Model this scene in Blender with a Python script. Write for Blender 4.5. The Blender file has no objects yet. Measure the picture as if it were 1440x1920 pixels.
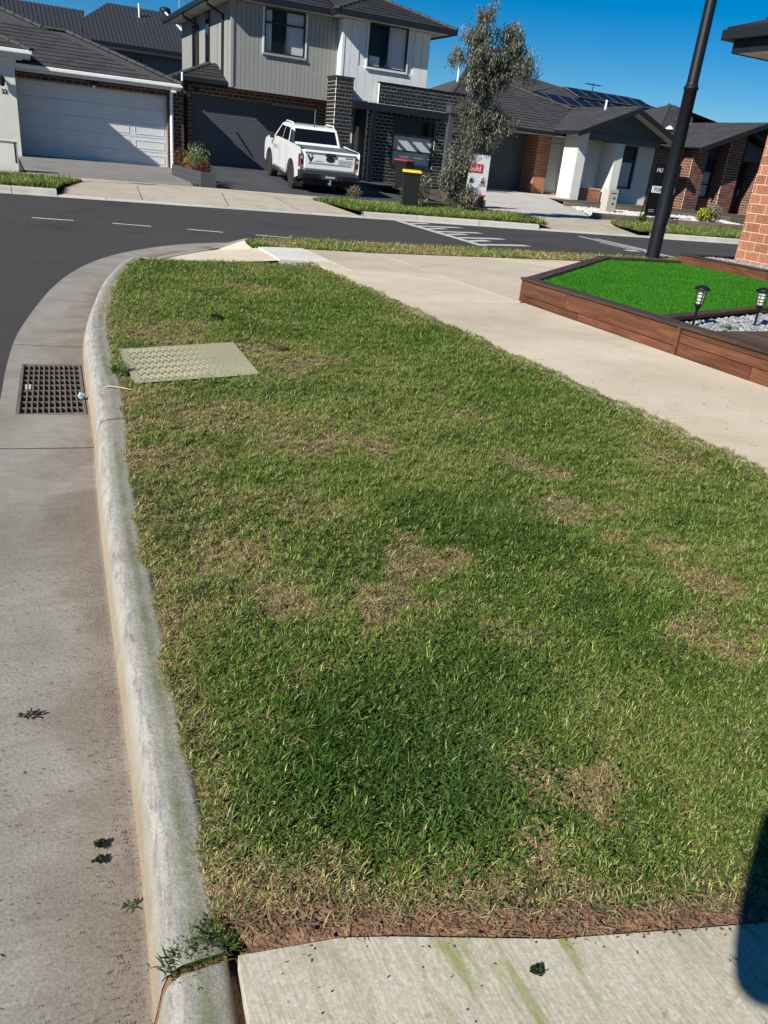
import bpy, bmesh, math, random
import numpy as np
NLAWN = 3900000
from mathutils import Vector, Matrix
random.seed(7); RNG = np.random.default_rng(11)
S = bpy.context.scene
C = S.collection
R = math.radians
# ------------------------------------------------------------------ camera
YAW, PITCH, ROLL, CAMH, FPX = 27.0, 24.5, 6.0, 1.25, 1442.0
def cam_axes():
    y, p, r = R(YAW), R(PITCH), R(ROLL)
    F0 = Vector((math.sin(y), math.cos(y), 0)); R0 = Vector((math.cos(y), -math.sin(y), 0)); U = Vector((0, 0, 1))
    F = F0*math.cos(p) - U*math.sin(p); V = F0*math.sin(p) + U*math.cos(p)
    return R0*math.cos(r) + V*math.sin(r), -R0*math.sin(r) + V*math.cos(r), F
cr, cv, cf = cam_axes()
cd = bpy.data.cameras.new('camera'); cam = bpy.data.objects.new('camera', cd); C.objects.link(cam)
cam.matrix_world = Matrix(((cr.x, cv.x, -cf.x, 0), (cr.y, cv.y, -cf.y, 0), (cr.z, cv.z, -cf.z, CAMH), (0, 0, 0, 1)))
cd.sensor_fit = 'VERTICAL'; cd.sensor_height = 36; cd.lens = FPX/1920*36; cd.clip_start = 0.02; cd.clip_end = 3000
S.camera = cam
# ------------------------------------------------------------------ sky, sun, exposure
SUNV = Vector((-1.333, -0.588, 1.0)).normalized()          # towards the sun
elev = math.asin(SUNV.z); az = math.atan2(SUNV.x, SUNV.y)  # clockwise from +Y
W = bpy.data.worlds.new('World'); S.world = W; W.use_nodes = True
nt = W.node_tree; nt.nodes.clear()
sky = nt.nodes.new('ShaderNodeTexSky'); sky.sky_type = 'NISHITA'; sky.sun_disc = False
sky.sun_elevation = elev; sky.sun_rotation = az; sky.altitude = 600; sky.air_density = 1.0; sky.dust_density = 0.0; sky.ozone_density = 6.0
bg = nt.nodes.new('ShaderNodeBackground'); bg.inputs[1].default_value = 0.057
wo = nt.nodes.new('ShaderNodeOutputWorld'); hs = nt.nodes.new('ShaderNodeHueSaturation'); hs.inputs['Saturation'].default_value = 1.45; nt.links.new(sky.outputs[0], hs.inputs['Color']); nt.links.new(hs.outputs[0], bg.inputs[0]); nt.links.new(bg.outputs[0], wo.inputs[0])
sl = bpy.data.lights.new('sun', 'SUN'); sl.energy = 5.0; sl.angle = R(0.53); sl.color = (1.0, 0.95, 0.86)
so = bpy.data.objects.new('sun', sl); C.objects.link(so); so.rotation_euler = (-SUNV).to_track_quat('-Z', 'Y').to_euler(); so.location = (-20, -10, 30)
S.view_settings.view_transform = 'Standard'; S.view_settings.look = 'None'; S.view_settings.gamma = 1; S.view_settings.use_curve_mapping = False
S.view_settings.exposure = 0.52
S.cycles.max_bounces = 6; S.cycles.diffuse_bounces = 3; S.cycles.glossy_bounces = 3; S.cycles.transparent_max_bounces = 6
# ------------------------------------------------------------------ materials
MATS = {}
def newmat(name):
    m = bpy.data.materials.new(name); m.use_nodes = True; t = m.node_tree
    b = t.nodes['Principled BSDF']; MATS[name] = m
    return m, t, b
def nd(t, kind, **kw):
    n = t.nodes.new(kind)
    for k, v in kw.items(): setattr(n, k, v)
    return n
def noise(t, scale, detail=4, rough=.55, vec=None, dist=0):
    n = nd(t, 'ShaderNodeTexNoise'); n.inputs['Scale'].default_value = scale; n.inputs['Detail'].default_value = detail
    n.inputs['Roughness'].default_value = rough; n.inputs['Distortion'].default_value = dist
    if vec is not None: t.links.new(vec, n.inputs['Vector'])
    return n.outputs['Fac']
def ramp(t, fac, stops):
    r = nd(t, 'ShaderNodeValToRGB'); e = r.color_ramp.elements
    while len(e) < len(stops): e.new(.5)
    for q, (p, c) in zip(e, stops):
        q.position = p; q.color = (*c, 1) if len(c) == 3 else c
    t.links.new(fac, r.inputs[0]); return r.outputs[0]
def mix(t, fac, a, b, mode='MIX'):
    n = nd(t, 'ShaderNodeMix', data_type='RGBA', blend_type=mode)
    for s, v in ((n.inputs[0], fac), (n.inputs[6], a), (n.inputs[7], b)):
        if isinstance(v, (int, float)): s.default_value = v
        elif isinstance(v, (tuple, list)): s.default_value = (*v, 1)
        else: t.links.new(v, s)
    return n.outputs[2]
def mth(t, op, a, b=0, c=None):
    n = nd(t, 'ShaderNodeMath', operation=op)
    for s, v in zip(n.inputs, (a, b, c)):
        if v is None: continue
        if isinstance(v, (int, float)): s.default_value = v
        else: t.links.new(v, s)
    return n.outputs[0]
def ocoord(t, scale=(1, 1, 1)):
    tc = nd(t, 'ShaderNodeTexCoord'); mp = nd(t, 'ShaderNodeMapping'); mp.inputs['Scale'].default_value = scale
    t.links.new(tc.outputs['Object'], mp.inputs['Vector']); return mp.outputs[0]
def attr(t, name, out='Fac'):
    a = nd(t, 'ShaderNodeAttribute'); a.attribute_name = name; return a.outputs[out]
def bump(t, b, h, strength=.3, dist=.01):
    n = nd(t, 'ShaderNodeBump'); n.inputs['Strength'].default_value = strength; n.inputs['Distance'].default_value = dist
    t.links.new(h, n.inputs['Height']); t.links.new(n.outputs[0], b.inputs['Normal'])
def rnd(t):
    return nd(t, 'ShaderNodeObjectInfo').outputs['Random']
def sc(c, k): return tuple(min(1, x*k) for x in c)
def mat(name, col, rough=.6, var=.15, scale=6, bmp=.15, bscale=80, metal=0, spec=.4, tint=0.0, stretch=(1, 1, 1), coat=0, bdist=.004):
    if name in MATS: return MATS[name]
    m, t, b = newmat(name); v = ocoord(t, stretch)
    c = mix(t, ramp(t, noise(t, scale, 5, vec=v), [(.3, (0, 0, 0)), (.7, (1, 1, 1))]), sc(col, 1-var), sc(col, 1+var))
    if tint:
        k = mth(t, 'FRACT', mth(t, 'ADD', attr(t, 'tint'), rnd(t)))
        c = mix(t, k, mix(t, 1.0, c, (1-tint,)*3, 'MULTIPLY'), mix(t, 1.0, c, (1+tint*.6,)*3, 'MULTIPLY'))
    t.links.new(c, b.inputs['Base Color']); b.inputs['Roughness'].default_value = rough; b.inputs['Metallic'].default_value = metal
    b.inputs['Specular IOR Level'].default_value = spec; b.inputs['Coat Weight'].default_value = coat
    if bmp: bump(t, b, noise(t, bscale, 4, vec=v), bmp, bdist)
    return m
def m_concrete(name, c1, c2, stain, specks=.5, sscale=.9):
    m, t, b = newmat(name); v = ocoord(t)
    c = mix(t, ramp(t, noise(t, 1.3, 6, .6, v), [(.32, (0, 0, 0)), (.68, (1, 1, 1))]), c1, c2)
    c = mix(t, ramp(t, noise(t, sscale, 7, .65, v, .6), [(.50, (0, 0, 0)), (.76, (.75,)*3)]), c, stain)
    c = mix(t, ramp(t, noise(t, sscale*5, 6, .7, v, 1.2), [(.56, (0, 0, 0)), (.74, (.40,)*3)]), c, sc(stain, .85))
    c = mix(t, ramp(t, noise(t, 150, 3, .6, v), [(.35, (0, 0, 0)), (.7, (1, 1, 1))]), mix(t, 1.0, c, (.78, .77, .75), 'MULTIPLY'), mix(t, 1.0, c, (1.1, 1.1, 1.1), 'MULTIPLY'))
    sp = ramp(t, noise(t, 34, 2, .7, v), [(.70, (0, 0, 0)), (.76, (specks,)*3)])
    c = mix(t, sp, c, sc(stain, .45))
    k = mth(t, 'MULTIPLY_ADD', rnd(t), .16, .92); kc = nd(t, 'ShaderNodeCombineColor')
    for i in range(3): t.links.new(k, kc.inputs[i])
    c = mix(t, 1.0, c, kc.outputs[0], 'MULTIPLY')
    t.links.new(c, b.inputs['Base Color']); b.inputs['Roughness'].default_value = .85; b.inputs['Specular IOR Level'].default_value = .25
    bump(t, b, noise(t, 110, 5, .7, v), .35, .004); return m
m_concrete('footpath_concrete', (.53, .455, .35), (.63, .555, .44), (.40, .32, .225), .35)
m_concrete('apron_concrete', (.44, .385, .30), (.52, .46, .37), (.30, .25, .19), .2)
m_concrete('crossover_concrete', (.44, .41, .325), (.55, .515, .42), (.36, .31, .20), .6, 4.0)
def m_crossover():
    m = MATS['crossover_concrete']; t = m.node_tree; b = t.nodes['Principled BSDF']; old = b.inputs['Base Color'].links[0].from_socket
    v = ocoord(t); vs = ocoord(t, (16, 1.6, 1)); vb = ocoord(t, (90, 5, 1))
    c = mix(t, ramp(t, noise(t, 3, 5, .6, vb), [(.40, (0, 0, 0)), (.66, (.55,)*3)]), old, (.29, .255, .18))
    mo = mth(t, 'MULTIPLY', ramp(t, noise(t, 1.1, 5, .6, vs, .8), [(.53, (0, 0, 0)), (.63, (1,)*3)]), ramp(t, noise(t, 6, 5, .7, v), [(.38, (0, 0, 0)), (.55, (.9,)*3)]))
    c = mix(t, mo, c, (.25, .26, .095))
    c = mix(t, ramp(t, noise(t, 28, 4, .7, v), [(.64, (0, 0, 0)), (.74, (.6,)*3)]), c, (.20, .16, .11))
    t.links.new(c, b.inputs['Base Color'])
m_crossover()
m_concrete('pale_concrete', (.46, .44, .40), (.55, .53, .48), (.34, .32, .28), .2)
m_concrete('grey_aggregate', (.19, .18, .17), (.25, .24, .225), (.13, .125, .12), .9)
m_concrete('dark_driveway', (.050, .054, .060), (.066, .070, .076), (.035, .038, .043), .1)
m_concrete('tactile_concrete', (.66, .65, .60), (.74, .73, .69), (.55, .52, .46), .1)
m_concrete('cover_concrete', (.34, .325, .21), (.43, .41, .28), (.26, .27, .14), .35, 2.2)
def m_gutter():
    m, t, b = newmat('gutter_concrete'); v = ocoord(t); n = attr(t, 'n')
    c = mix(t, ramp(t, noise(t, 2.2, 6, .65, v, .5), [(.32, (0, 0, 0)), (.68, (1, 1, 1))]), (.25, .23, .195), (.37, .34, .295))
    st = mth(t, 'ADD', mth(t, 'MULTIPLY', n, 3.2), mth(t, 'MULTIPLY_ADD', noise(t, 3.0, 6, .65, v, .4), 2.2, -.32))
    c = mix(t, ramp(t, st, [(.15, (0, 0, 0)), (.85, (.80,)*3)]), c, (.165, .122, .09))
    v2 = ocoord(t, (2.0, 16, 1))
    c = mix(t, ramp(t, noise(t, 3, 5, .6, v2), [(.45, (0, 0, 0)), (.75, (.35,)*3)]), c, (.17, .15, .125))
    c = mix(t, ramp(t, noise(t, 170, 3, .65, v), [(.35, (0, 0, 0)), (.7, (1, 1, 1))]), mix(t, 1.0, c, (.75,)*3, 'MULTIPLY'), mix(t, 1.0, c, (1.12,)*3, 'MULTIPLY'))
    t.links.new(c, b.inputs['Base Color']); b.inputs['Roughness'].default_value = .85; b.inputs['Specular IOR Level'].default_value = .25
    bump(t, b, noise(t, 120, 5, .7, v), .4, .004)
def m_kerb():
    m, t, b = newmat('kerb_concrete'); v = ocoord(t); n = attr(t, 'n'); s = attr(t, 's')
    cx = nd(t, 'ShaderNodeCombineXYZ'); t.links.new(mth(t, 'MULTIPLY', s, 4.5), cx.inputs[0]); t.links.new(mth(t, 'MULTIPLY', n, 20), cx.inputs[1]); st = cx.outputs[0]
    base = ramp(t, n, [(0.0, (.37, .28, .19)), (.012, (.40, .34, .26)), (.022, (.43, .405, .35)), (.055, (.43, .415, .375)), (.075, (.32, .315, .265)), (.11, (.30, .29, .25)), (.18, (.295, .285, .25))])
    c = mix(t, ramp(t, noise(t, 8, 6, .65, v), [(.3, (0, 0, 0)), (.7, (1, 1, 1))]), mix(t, 1.0, base, (.80, .79, .77), 'MULTIPLY'), mix(t, 1.0, base, (1.12,)*3, 'MULTIPLY'))
    nn = mth(t, 'ADD', n, mth(t, 'MULTIPLY_ADD', noise(t, 2.4, 6, .6, v), .05, -.025))
    scuff = mth(t, 'MULTIPLY', ramp(t, nn, [(.02, (0, 0, 0)), (.035, (1,)*3), (.06, (1,)*3), (.078, (0, 0, 0))]), ramp(t, noise(t, 2.6, 6, .7, st, .6), [(.46, (0, 0, 0)), (.66, (.75,)*3)]))
    c = mix(t, scuff, c, (.13, .135, .14))
    alg = mth(t, 'MULTIPLY', ramp(t, nn, [(.082, (0, 0, 0)), (.098, (1,)*3), (.110, (1,)*3), (.128, (0, 0, 0))]), ramp(t, noise(t, 5.0, 7, .8, v), [(.38, (0, 0, 0)), (.60, (.75,)*3)]))
    c = mix(t, alg, c, (.125, .155, .055))
    c = mix(t, ramp(t, noise(t, 55, 3, .7, v), [(.66, (0, 0, 0)), (.78, (.6,)*3)]), c, (.15, .135, .11))
    c = mix(t, ramp(t, noise(t, 190, 3, .65, v), [(.35, (0, 0, 0)), (.7, (1, 1, 1))]), mix(t, 1.0, c, (.78,)*3, 'MULTIPLY'), mix(t, 1.0, c, (1.1,)*3, 'MULTIPLY'))
    t.links.new(c, b.inputs['Base Color']); b.inputs['Roughness'].default_value = .85; b.inputs['Specular IOR Level'].default_value = .25
    bump(t, b, noise(t, 60, 7, .78, v), .8, .008)
m_gutter(); m_kerb()
def m_asphalt():
    m, t, b = newmat('asphalt'); v = ocoord(t)
    c = mix(t, noise(t, .5, 6, .6, v), (.042, .041, .041), (.060, .058, .057))
    c = mix(t, ramp(t, noise(t, 1.2, 5, .6, ocoord(t, (.12, 1.6, 1))), [(.42, (0, 0, 0)), (.72, (.6,)*3)]), c, (.070, .067, .064))
    c = mix(t, ramp(t, noise(t, .35, 6, .7, v, 1.5), [(.55, (0, 0, 0)), (.62, (.5,)*3)]), c, (.026, .025, .025))
    c = mix(t, ramp(t, noise(t, 260, 2, .7, v), [(.42, (0, 0, 0)), (.75, (1, 1, 1))]), c, (.07, .066, .063))
    c = mix(t, ramp(t, noise(t, 14, 3, .8, v), [(.70, (0, 0, 0)), (.80, (.5,)*3)]), c, (.10, .095, .075))
    t.links.new(c, b.inputs['Base Color']); b.inputs['Roughness'].default_value = .9; b.inputs['Specular IOR Level'].default_value = .2
    bump(t, b, noise(t, 200, 4, .7, v), .6, .006)
m_asphalt()
def m_wood(name, c1, c2, c3, stretch, rough=.6):
    m, t, b = newmat(name); tc = nd(t, 'ShaderNodeTexCoord'); mp = nd(t, 'ShaderNodeMapping'); mp.inputs['Scale'].default_value = stretch
    off = nd(t, 'ShaderNodeVectorMath', operation='ADD'); cx = nd(t, 'ShaderNodeCombineXYZ'); r = rnd(t)
    for i in range(3): t.links.new(mth(t, 'MULTIPLY', r, 37.0+i*11), cx.inputs[i])
    t.links.new(tc.outputs['Object'], off.inputs[0]); t.links.new(cx.outputs[0], off.inputs[1]); t.links.new(off.outputs[0], mp.inputs['Vector']); v = mp.outputs[0]
    c = ramp(t, noise(t, 3, 7, .65, v, .7), [(.28, c1), (.5, c2), (.72, c3)])
    k = mth(t, 'MULTIPLY_ADD', r, .5, .75); kc = nd(t, 'ShaderNodeCombineColor')
    for i in range(3): t.links.new(k, kc.inputs[i])
    c = mix(t, 1.0, c, kc.outputs[0], 'MULTIPLY')
    t.links.new(c, b.inputs['Base Color']); b.inputs['Roughness'].default_value = rough; b.inputs['Specular IOR Level'].default_value = .35
    bump(t, b, noise(t, 6, 6, .7, v), .35, .004)
m_wood('merbau_front', (.055, .020, .011), (.118, .044, .021), (.175, .070, .033), (7, .9, 9))
m_wood('merbau_cap', (.030, .019, .013), (.052, .032, .022), (.085, .055, .038), (9, .8, 9), .55)
m_wood('deck_board', (.040, .027, .020), (.066, .046, .034), (.10, .075, .055), (12, .6, 9), .6)
m_wood('sleeper', (.11, .085, .06), (.17, .135, .10), (.24, .20, .15), (.8, 9, 9), .8)
def m_grass(name, trans=.35, rough=.55):
    m = bpy.data.materials.new(name); m.use_nodes = True; t = m.node_tree; MATS[name] = m; b = t.nodes['Principled BSDF']
    a = attr(t, 'col', 'Color'); t.links.new(a, b.inputs['Base Color']); b.inputs['Roughness'].default_value = rough; b.inputs['Specular IOR Level'].default_value = .14
    tr = nd(t, 'ShaderNodeBsdfTranslucent'); t.links.new(a, tr.inputs[0]); mx = nd(t, 'ShaderNodeMixShader'); mx.inputs[0].default_value = trans
    t.links.new(b.outputs[0], mx.inputs[1]); t.links.new(tr.outputs[0], mx.inputs[2]); t.links.new(mx.outputs[0], t.nodes['Material Output'].inputs[0])
m_grass('grass_blades', .18, .6); m_grass('leaf_blades', .22, .5); m_grass('petals', .2, .6)
mat('shaded_thatch', (.060, .052, .022), .95, .5, 120, .8, 160, bdist=.01); mat('dull_turf', (.018, .055, .012), .9, .3, 40); mat('soil', (.085, .058, .036), .95, .35, 30, .6, 60, bdist=.01); mat('dirt_edge', (.19, .108, .062), .95, .45, 40, .9, 120, bdist=.012, tint=.4)  # thatch colour is darkened to stand for shade between the grass blades
mat('mulch', (.075, .056, .04), .95, .4, 25, .7, 50, bdist=.02)
mat('far_ground', (.12, .11, .07), .95, .3, .5)
mat('paint_white', (.72, .72, .70), .7, .12, 25, .2, 150); mat('road_paint', (.46, .46, .44), .8, .45, 22, .4, 150)
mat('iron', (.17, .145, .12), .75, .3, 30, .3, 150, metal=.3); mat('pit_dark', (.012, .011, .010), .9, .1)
mat('red_brick', (.085, .033, .024), .85, .25, 30, .4, 140, tint=.4); mat('mortar_grey', (.36, .32, .27), .9, .15, 30, .3, 120)
mat('orange_brick', (.34, .135, .078), .85, .22, 40, .5, 160, tint=.25); mat('mortar_cream', (.55, .46, .35), .9, .12, 40, .4, 150)
mat('brown_brick', (.135, .052, .033), .85, .25, 30, .4, 140, tint=.4)
mat('black_brick', (.012, .0115, .0115), .8, .3, 30, .4, 140, tint=.35); mat('mortar_white', (.66, .63, .56), .9, .1, 30, .3, 120)
mat('render_white', (.62, .62, .57), .85, .05, 4, .15, 180); mat('render_grey', (.55, .55, .53), .85, .05, 4, .15, 180)
mat('door_white', (.60, .61, .61), .5, .03, 5, .05); mat('door_slate', (.07, .077, .088), .55, .06, 3, .05)
mat('board_grey', (.26, .26, .245), .75, .05, 5, .12, 120, tint=.06); mat('board_white', (.60, .63, .63), .75, .05, 5, .12, 120, tint=.06)
mat('gutter_white', (.78, .78, .76), .45, .04); mat('gutter_dark', (.012, .014, .018), .5, .1, spec=.25); mat('soffit', (.58, .58, .56), .8, .04)
mat('roof_tile', (.050, .048, .050), .8, .2, 12, .35, 90, tint=.22); mat('roof_tile_dark', (.026, .026, .029), .75, .2, 12, .35, 90, tint=.25)
mat('roof_metal', (.036, .040, .046), .55, .08, 3, .05, spec=.3); mat('bedding', (.16, .15, .14), .9, .2)
mat('window_frame', (.018, .020, .024), .4, .1); mat('curtain', (.78, .82, .84), .9, .08, 3, .1, stretch=(18, 1, .3)); mat('room_dark', (.03, .035, .04), .9, .1)
def m_glass(name, col, alpha):
    m, t, b = newmat(name); b.inputs['Base Color'].default_value = (*col, 1); b.inputs['Roughness'].default_value = .04; b.inputs['Specular IOR Level'].default_value = .6
    b.inputs['Alpha'].default_value = alpha
m_glass('window_glass', (.02, .03, .035), .14); m_glass('car_glass', (.004, .005, .007), .96)
mat('ute_paint', (.72, .73, .73), .3, .02, 2, 0, coat=.6); mat('black_plastic', (.018, .018, .019), .55, .2, 20, .2, 120); mat('rubber', (.022, .021, .020), .85, .25, 30, .3, 100)
mat('alloy', (.28, .28, .29), .4, .1, metal=.8); mat('tail_red', (.10, .008, .010), .2, .2, 20, 0, coat=.5); mat('lens_clear', (.45, .38, .38), .2, .1, bmp=0); mat('cover_grey', (.15, .165, .175), .5, .05, metal=.3)
mat('badge', (.03, .04, .05), .3, .1, metal=.4); mat('decal', (.03, .032, .035), .6, .05, bmp=0); mat('decal_grey', (.30, .31, .32), .6, .05, bmp=0); mat('plate_white', (.6, .6, .6), .6, .05, bmp=0)
mat('bin_green', (.005, .0065, .0055), .55, .15, 10, .1); mat('lid_yellow', (.72, .50, .02), .5, .06); mat('lid_red', (.36, .02, .025), .5, .1)
mat('sign_white', (.70, .74, .76), .5, .03, bmp=0); mat('sign_red', (.62, .02, .035), .5, .05, bmp=0); mat('sign_black', (.004, .004, .0045), .6, .05, bmp=0, spec=.2); mat('sign_skin', (.35, .20, .14), .6, .1, bmp=0); mat('sign_pink', (.55, .22, .24), .6, .05, bmp=0)
mat('lamp_paint', (.007, .009, .012), .5, .15, 8, .1, spec=.25); mat('solar_cell', (.006, .008, .016), .45, .2, 4, 0, spec=.2); mat('alu', (.55, .55, .55), .4, .05, metal=.8); mat('pvc_white', (.72, .72, .70), .5, .05)
mat('turf_base', (.03, .12, .01), .9, .2); mat('pebble_grey', (.27, .285, .30), .8, .25, 30, .2, tint=.5); mat('pebble_white', (.52, .51, .49), .8, .1, tint=.15)
mat('frost', (.55, .54, .47), .3, .05, bmp=0); mat('planter_grey', (.055, .060, .068), .7, .15, 6, .2, stretch=(4, 1, 8))
mat('bark', (.20, .16, .12), .9, .3, 10, .6, 30, stretch=(1, 1, .3), bdist=.01); mat('mail_render', (.44, .41, .37), .85, .06); mat('cloth_navy', (.03, .04, .07), .9, .1); mat('cloth_denim', (.05, .07, .12), .9, .15); mat('skin', (.42, .26, .18), .6, .08); mat('hair_dark', (.02, .014, .01), .7, .2); mat('litter_blue', (.30, .48, .52), .5, .2, 40); mat('twig', (.42, .32, .20), .9, .2)
# ------------------------------------------------------------------ builders
ORG = {}
class MB:
    def __init__(s): s.v = []; s.f = []; s.m = []; s.t = []
    def add(s, vs, fs, m=0, t=0.0):
        o = len(s.v); s.v += [tuple(p) for p in vs]
        for f in fs: s.f.append([i+o for i in f]); s.m.append(m); s.t.append(t)
        return s
    def box(s, x0, x1, y0, y1, z0, z1, m=0, t=0.0):
        return s.add([(x0, y0, z0), (x1, y0, z0), (x1, y1, z0), (x0, y1, z0), (x0, y0, z1), (x1, y0, z1), (x1, y1, z1), (x0, y1, z1)],
                     [(0, 3, 2, 1), (4, 5, 6, 7), (0, 1, 5, 4), (1, 2, 6, 5), (2, 3, 7, 6), (3, 0, 4, 7)], m, t)
    def hexa(s, a, b, m=0, t=0.0):       # a, b: two quads
        return s.add(list(a)+list(b), [(0, 3, 2, 1), (4, 5, 6, 7), (0, 1, 5, 4), (1, 2, 6, 5), (2, 3, 7, 6), (3, 0, 4, 7)], m, t)
    def prism(s, poly, ext, m=0, t=0.0):  # poly: 3-D points, ext: vector
        n = len(poly); e = Vector(ext); b = [Vector(p) for p in poly]
        return s.add(b+[p+e for p in b], [tuple(range(n))[::-1], tuple(range(n, 2*n))]+[(i, (i+1) % n, n+(i+1) % n, n+i) for i in range(n)], m, t)
    def tube(s, pts, r, n=8, m=0, t=0.0, caps=True):
        P = [Vector(p) for p in pts]; rr = r if isinstance(r, (list, tuple)) else [r]*len(P); vs = []; fs = []
        for i, p in enumerate(P):
            d = (P[min(i+1, len(P)-1)]-P[max(i-1, 0)]).normalized()
            a = d.cross(Vector((0, 0, 1)) if abs(d.z) < .9 else Vector((1, 0, 0))).normalized(); b = d.cross(a)
            vs += [p+(a*math.cos(k*2*math.pi/n)+b*math.sin(k*2*math.pi/n))*rr[i] for k in range(n)]
        for i in range(len(P)-1):
            fs += [(i*n+k, i*n+(k+1) % n, (i+1)*n+(k+1) % n, (i+1)*n+k) for k in range(n)]
        if caps: fs += [tuple(range(n))[::-1], tuple(range((len(P)-1)*n, len(P)*n))]
        return s.add(vs, fs, m, t)
    def lathe(s, prof, n=20, c=(0, 0, 0), axis='Z', m=0, t=0.0):
        vs = []; fs = []
        for r, z in prof:
            for k in range(n):
                a = k*2*math.pi/n; x, y = r*math.cos(a), r*math.sin(a)
                p = (x, y, z) if axis == 'Z' else ((z, x, y) if axis == 'X' else (x, z, y))
                vs.append((p[0]+c[0], p[1]+c[1], p[2]+c[2]))
        for i in range(len(prof)-1): fs += [(i*n+k, i*n+(k+1) % n, (i+1)*n+(k+1) % n, (i+1)*n+k) for k in range(n)]
        fs += [tuple(range(n))[::-1], tuple(range((len(prof)-1)*n, len(prof)*n))]
        return s.add(vs, fs, m, t)
    def mesh(s, name, mats, org=(0, 0, 0), smooth=False):
        me = bpy.data.meshes.new(name); ox, oy, oz = org
        me.from_pydata([(x-ox, y-oy, z-oz) for x, y, z in s.v], [], s.f)
        for q in (mats if isinstance(mats, (list, tuple)) else [mats]): me.materials.append(MATS[q])
        if any(s.m): me.polygons.foreach_set('material_index', s.m)
        if any(s.t):
            a = me.attributes.new('tint', 'FLOAT', 'FACE'); a.data.foreach_set('value', s.t)
        if smooth: me.polygons.foreach_set('use_smooth', [True]*len(me.polygons))
        me.update(); return me
    def build(s, name, mats, parent=None, smooth=False, bevel=0, kind=None, seg=2):
        org = ORG.get(parent.name, (0, 0, 0)) if parent else (0, 0, 0)
        o = bpy.data.objects.new(name, s.mesh(name, mats, org, smooth)); C.objects.link(o)
        if parent: o.parent = parent; ORG[o.name] = org
        if bevel:
            b = o.modifiers.new('bevel', 'BEVEL'); b.width = bevel; b.segments = seg; b.limit_method = 'ANGLE'; b.angle_limit = R(40)
            if smooth is False and bevel > .004: o.data.polygons.foreach_set('use_smooth', [False]*len(o.data.polygons))
        if kind: o['kind'] = kind
        return o
def link(name, me, parent=None, loc=(0, 0, 0), rot=(0, 0, 0), scale=(1, 1, 1)):   # an instance sharing mesh data; loc in world
    o = bpy.data.objects.new(name, me); C.objects.link(o); org = ORG.get(parent.name, (0, 0, 0)) if parent else (0, 0, 0)
    o.location = (loc[0]-org[0], loc[1]-org[1], loc[2]-org[2]); o.rotation_euler = rot; o.scale = scale
    if parent: o.parent = parent
    return o
def tag(o, label, cat, group=None):
    o['label'] = label; o['category'] = cat
    if group: o['group'] = group
    return o
def thing(name, label, cat, loc=(0, 0, 0), rot=(0, 0, 0), group=None, local=False):
    o = bpy.data.objects.new(name, None); C.objects.link(o); o.location = loc; o.rotation_euler = rot; o.empty_display_size = .2
    ORG[o.name] = (0, 0, 0) if local else tuple(loc); tag(o, label, cat, group); return o
def bx(name, parent, m, x0, x1, y0, y1, z0, z1, bevel=0, kind=None):
    return MB().box(x0, x1, y0, y1, z0, z1).build(name, m, parent, bevel=bevel, kind=kind)
def text(body, parent, m, loc, size, rot=(math.pi/2, 0, 0), name='lettering', ext=.002, align='CENTER', shear=0):
    cu = bpy.data.curves.new(name, 'FONT'); cu.body = body; cu.size = size; cu.extrude = ext; cu.align_x = align; cu.align_y = 'CENTER'; cu.shear = shear; cu.resolution_u = 3
    tmp = bpy.data.objects.new(name, cu); C.objects.link(tmp); bpy.context.view_layer.update(); me = bpy.data.meshes.new_from_object(tmp.evaluated_get(bpy.context.evaluated_depsgraph_get())); bpy.data.objects.remove(tmp)
    me.materials.clear(); me.materials.append(MATS[m]); o = bpy.data.objects.new(name, me); C.objects.link(o); org = ORG.get(parent.name, (0, 0, 0))
    o.location = (loc[0]-org[0], loc[1]-org[1], loc[2]-org[2]); o.rotation_euler = rot; o.parent = parent; return o
def struct(o): o['kind'] = 'structure'; return o
# value noise on arrays
def vnoise(x, y, seed=0):
    def h(i, j): 
        n = (i.astype(np.int64)*374761393 + j.astype(np.int64)*668265263 + seed*1442695041) & 0x7fffffff
        n = ((n ^ (n >> 13))*1274126177) & 0x7fffffff
        return ((n ^ (n >> 16)) & 0xffff)/65535.0
    i = np.floor(x); j = np.floor(y); u = x-i; v = y-j; u = u*u*(3-2*u); v = v*v*(3-2*v)
    return (h(i, j)*(1-u)+h(i+1, j)*u)*(1-v)+(h(i, j+1)*(1-u)+h(i+1, j+1)*u)*v
def fbm(x, y, seed=0, o=4):
    return sum(vnoise(x*2**k, y*2**k, seed+k)*.5**k for k in range(o))/sum(.5**k for k in range(o))
def inpoly(x, y, poly):
    r = np.zeros(len(x), bool); n = len(poly)
    for i in range(n):
        (x1, y1), (x2, y2) = poly[i], poly[(i+1) % n]
        if y1 == y2: continue
        r ^= ((y1 > y) != (y2 > y)) & (x < (x2-x1)*(y-y1)/(y2-y1)+x1)
    return r
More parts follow.
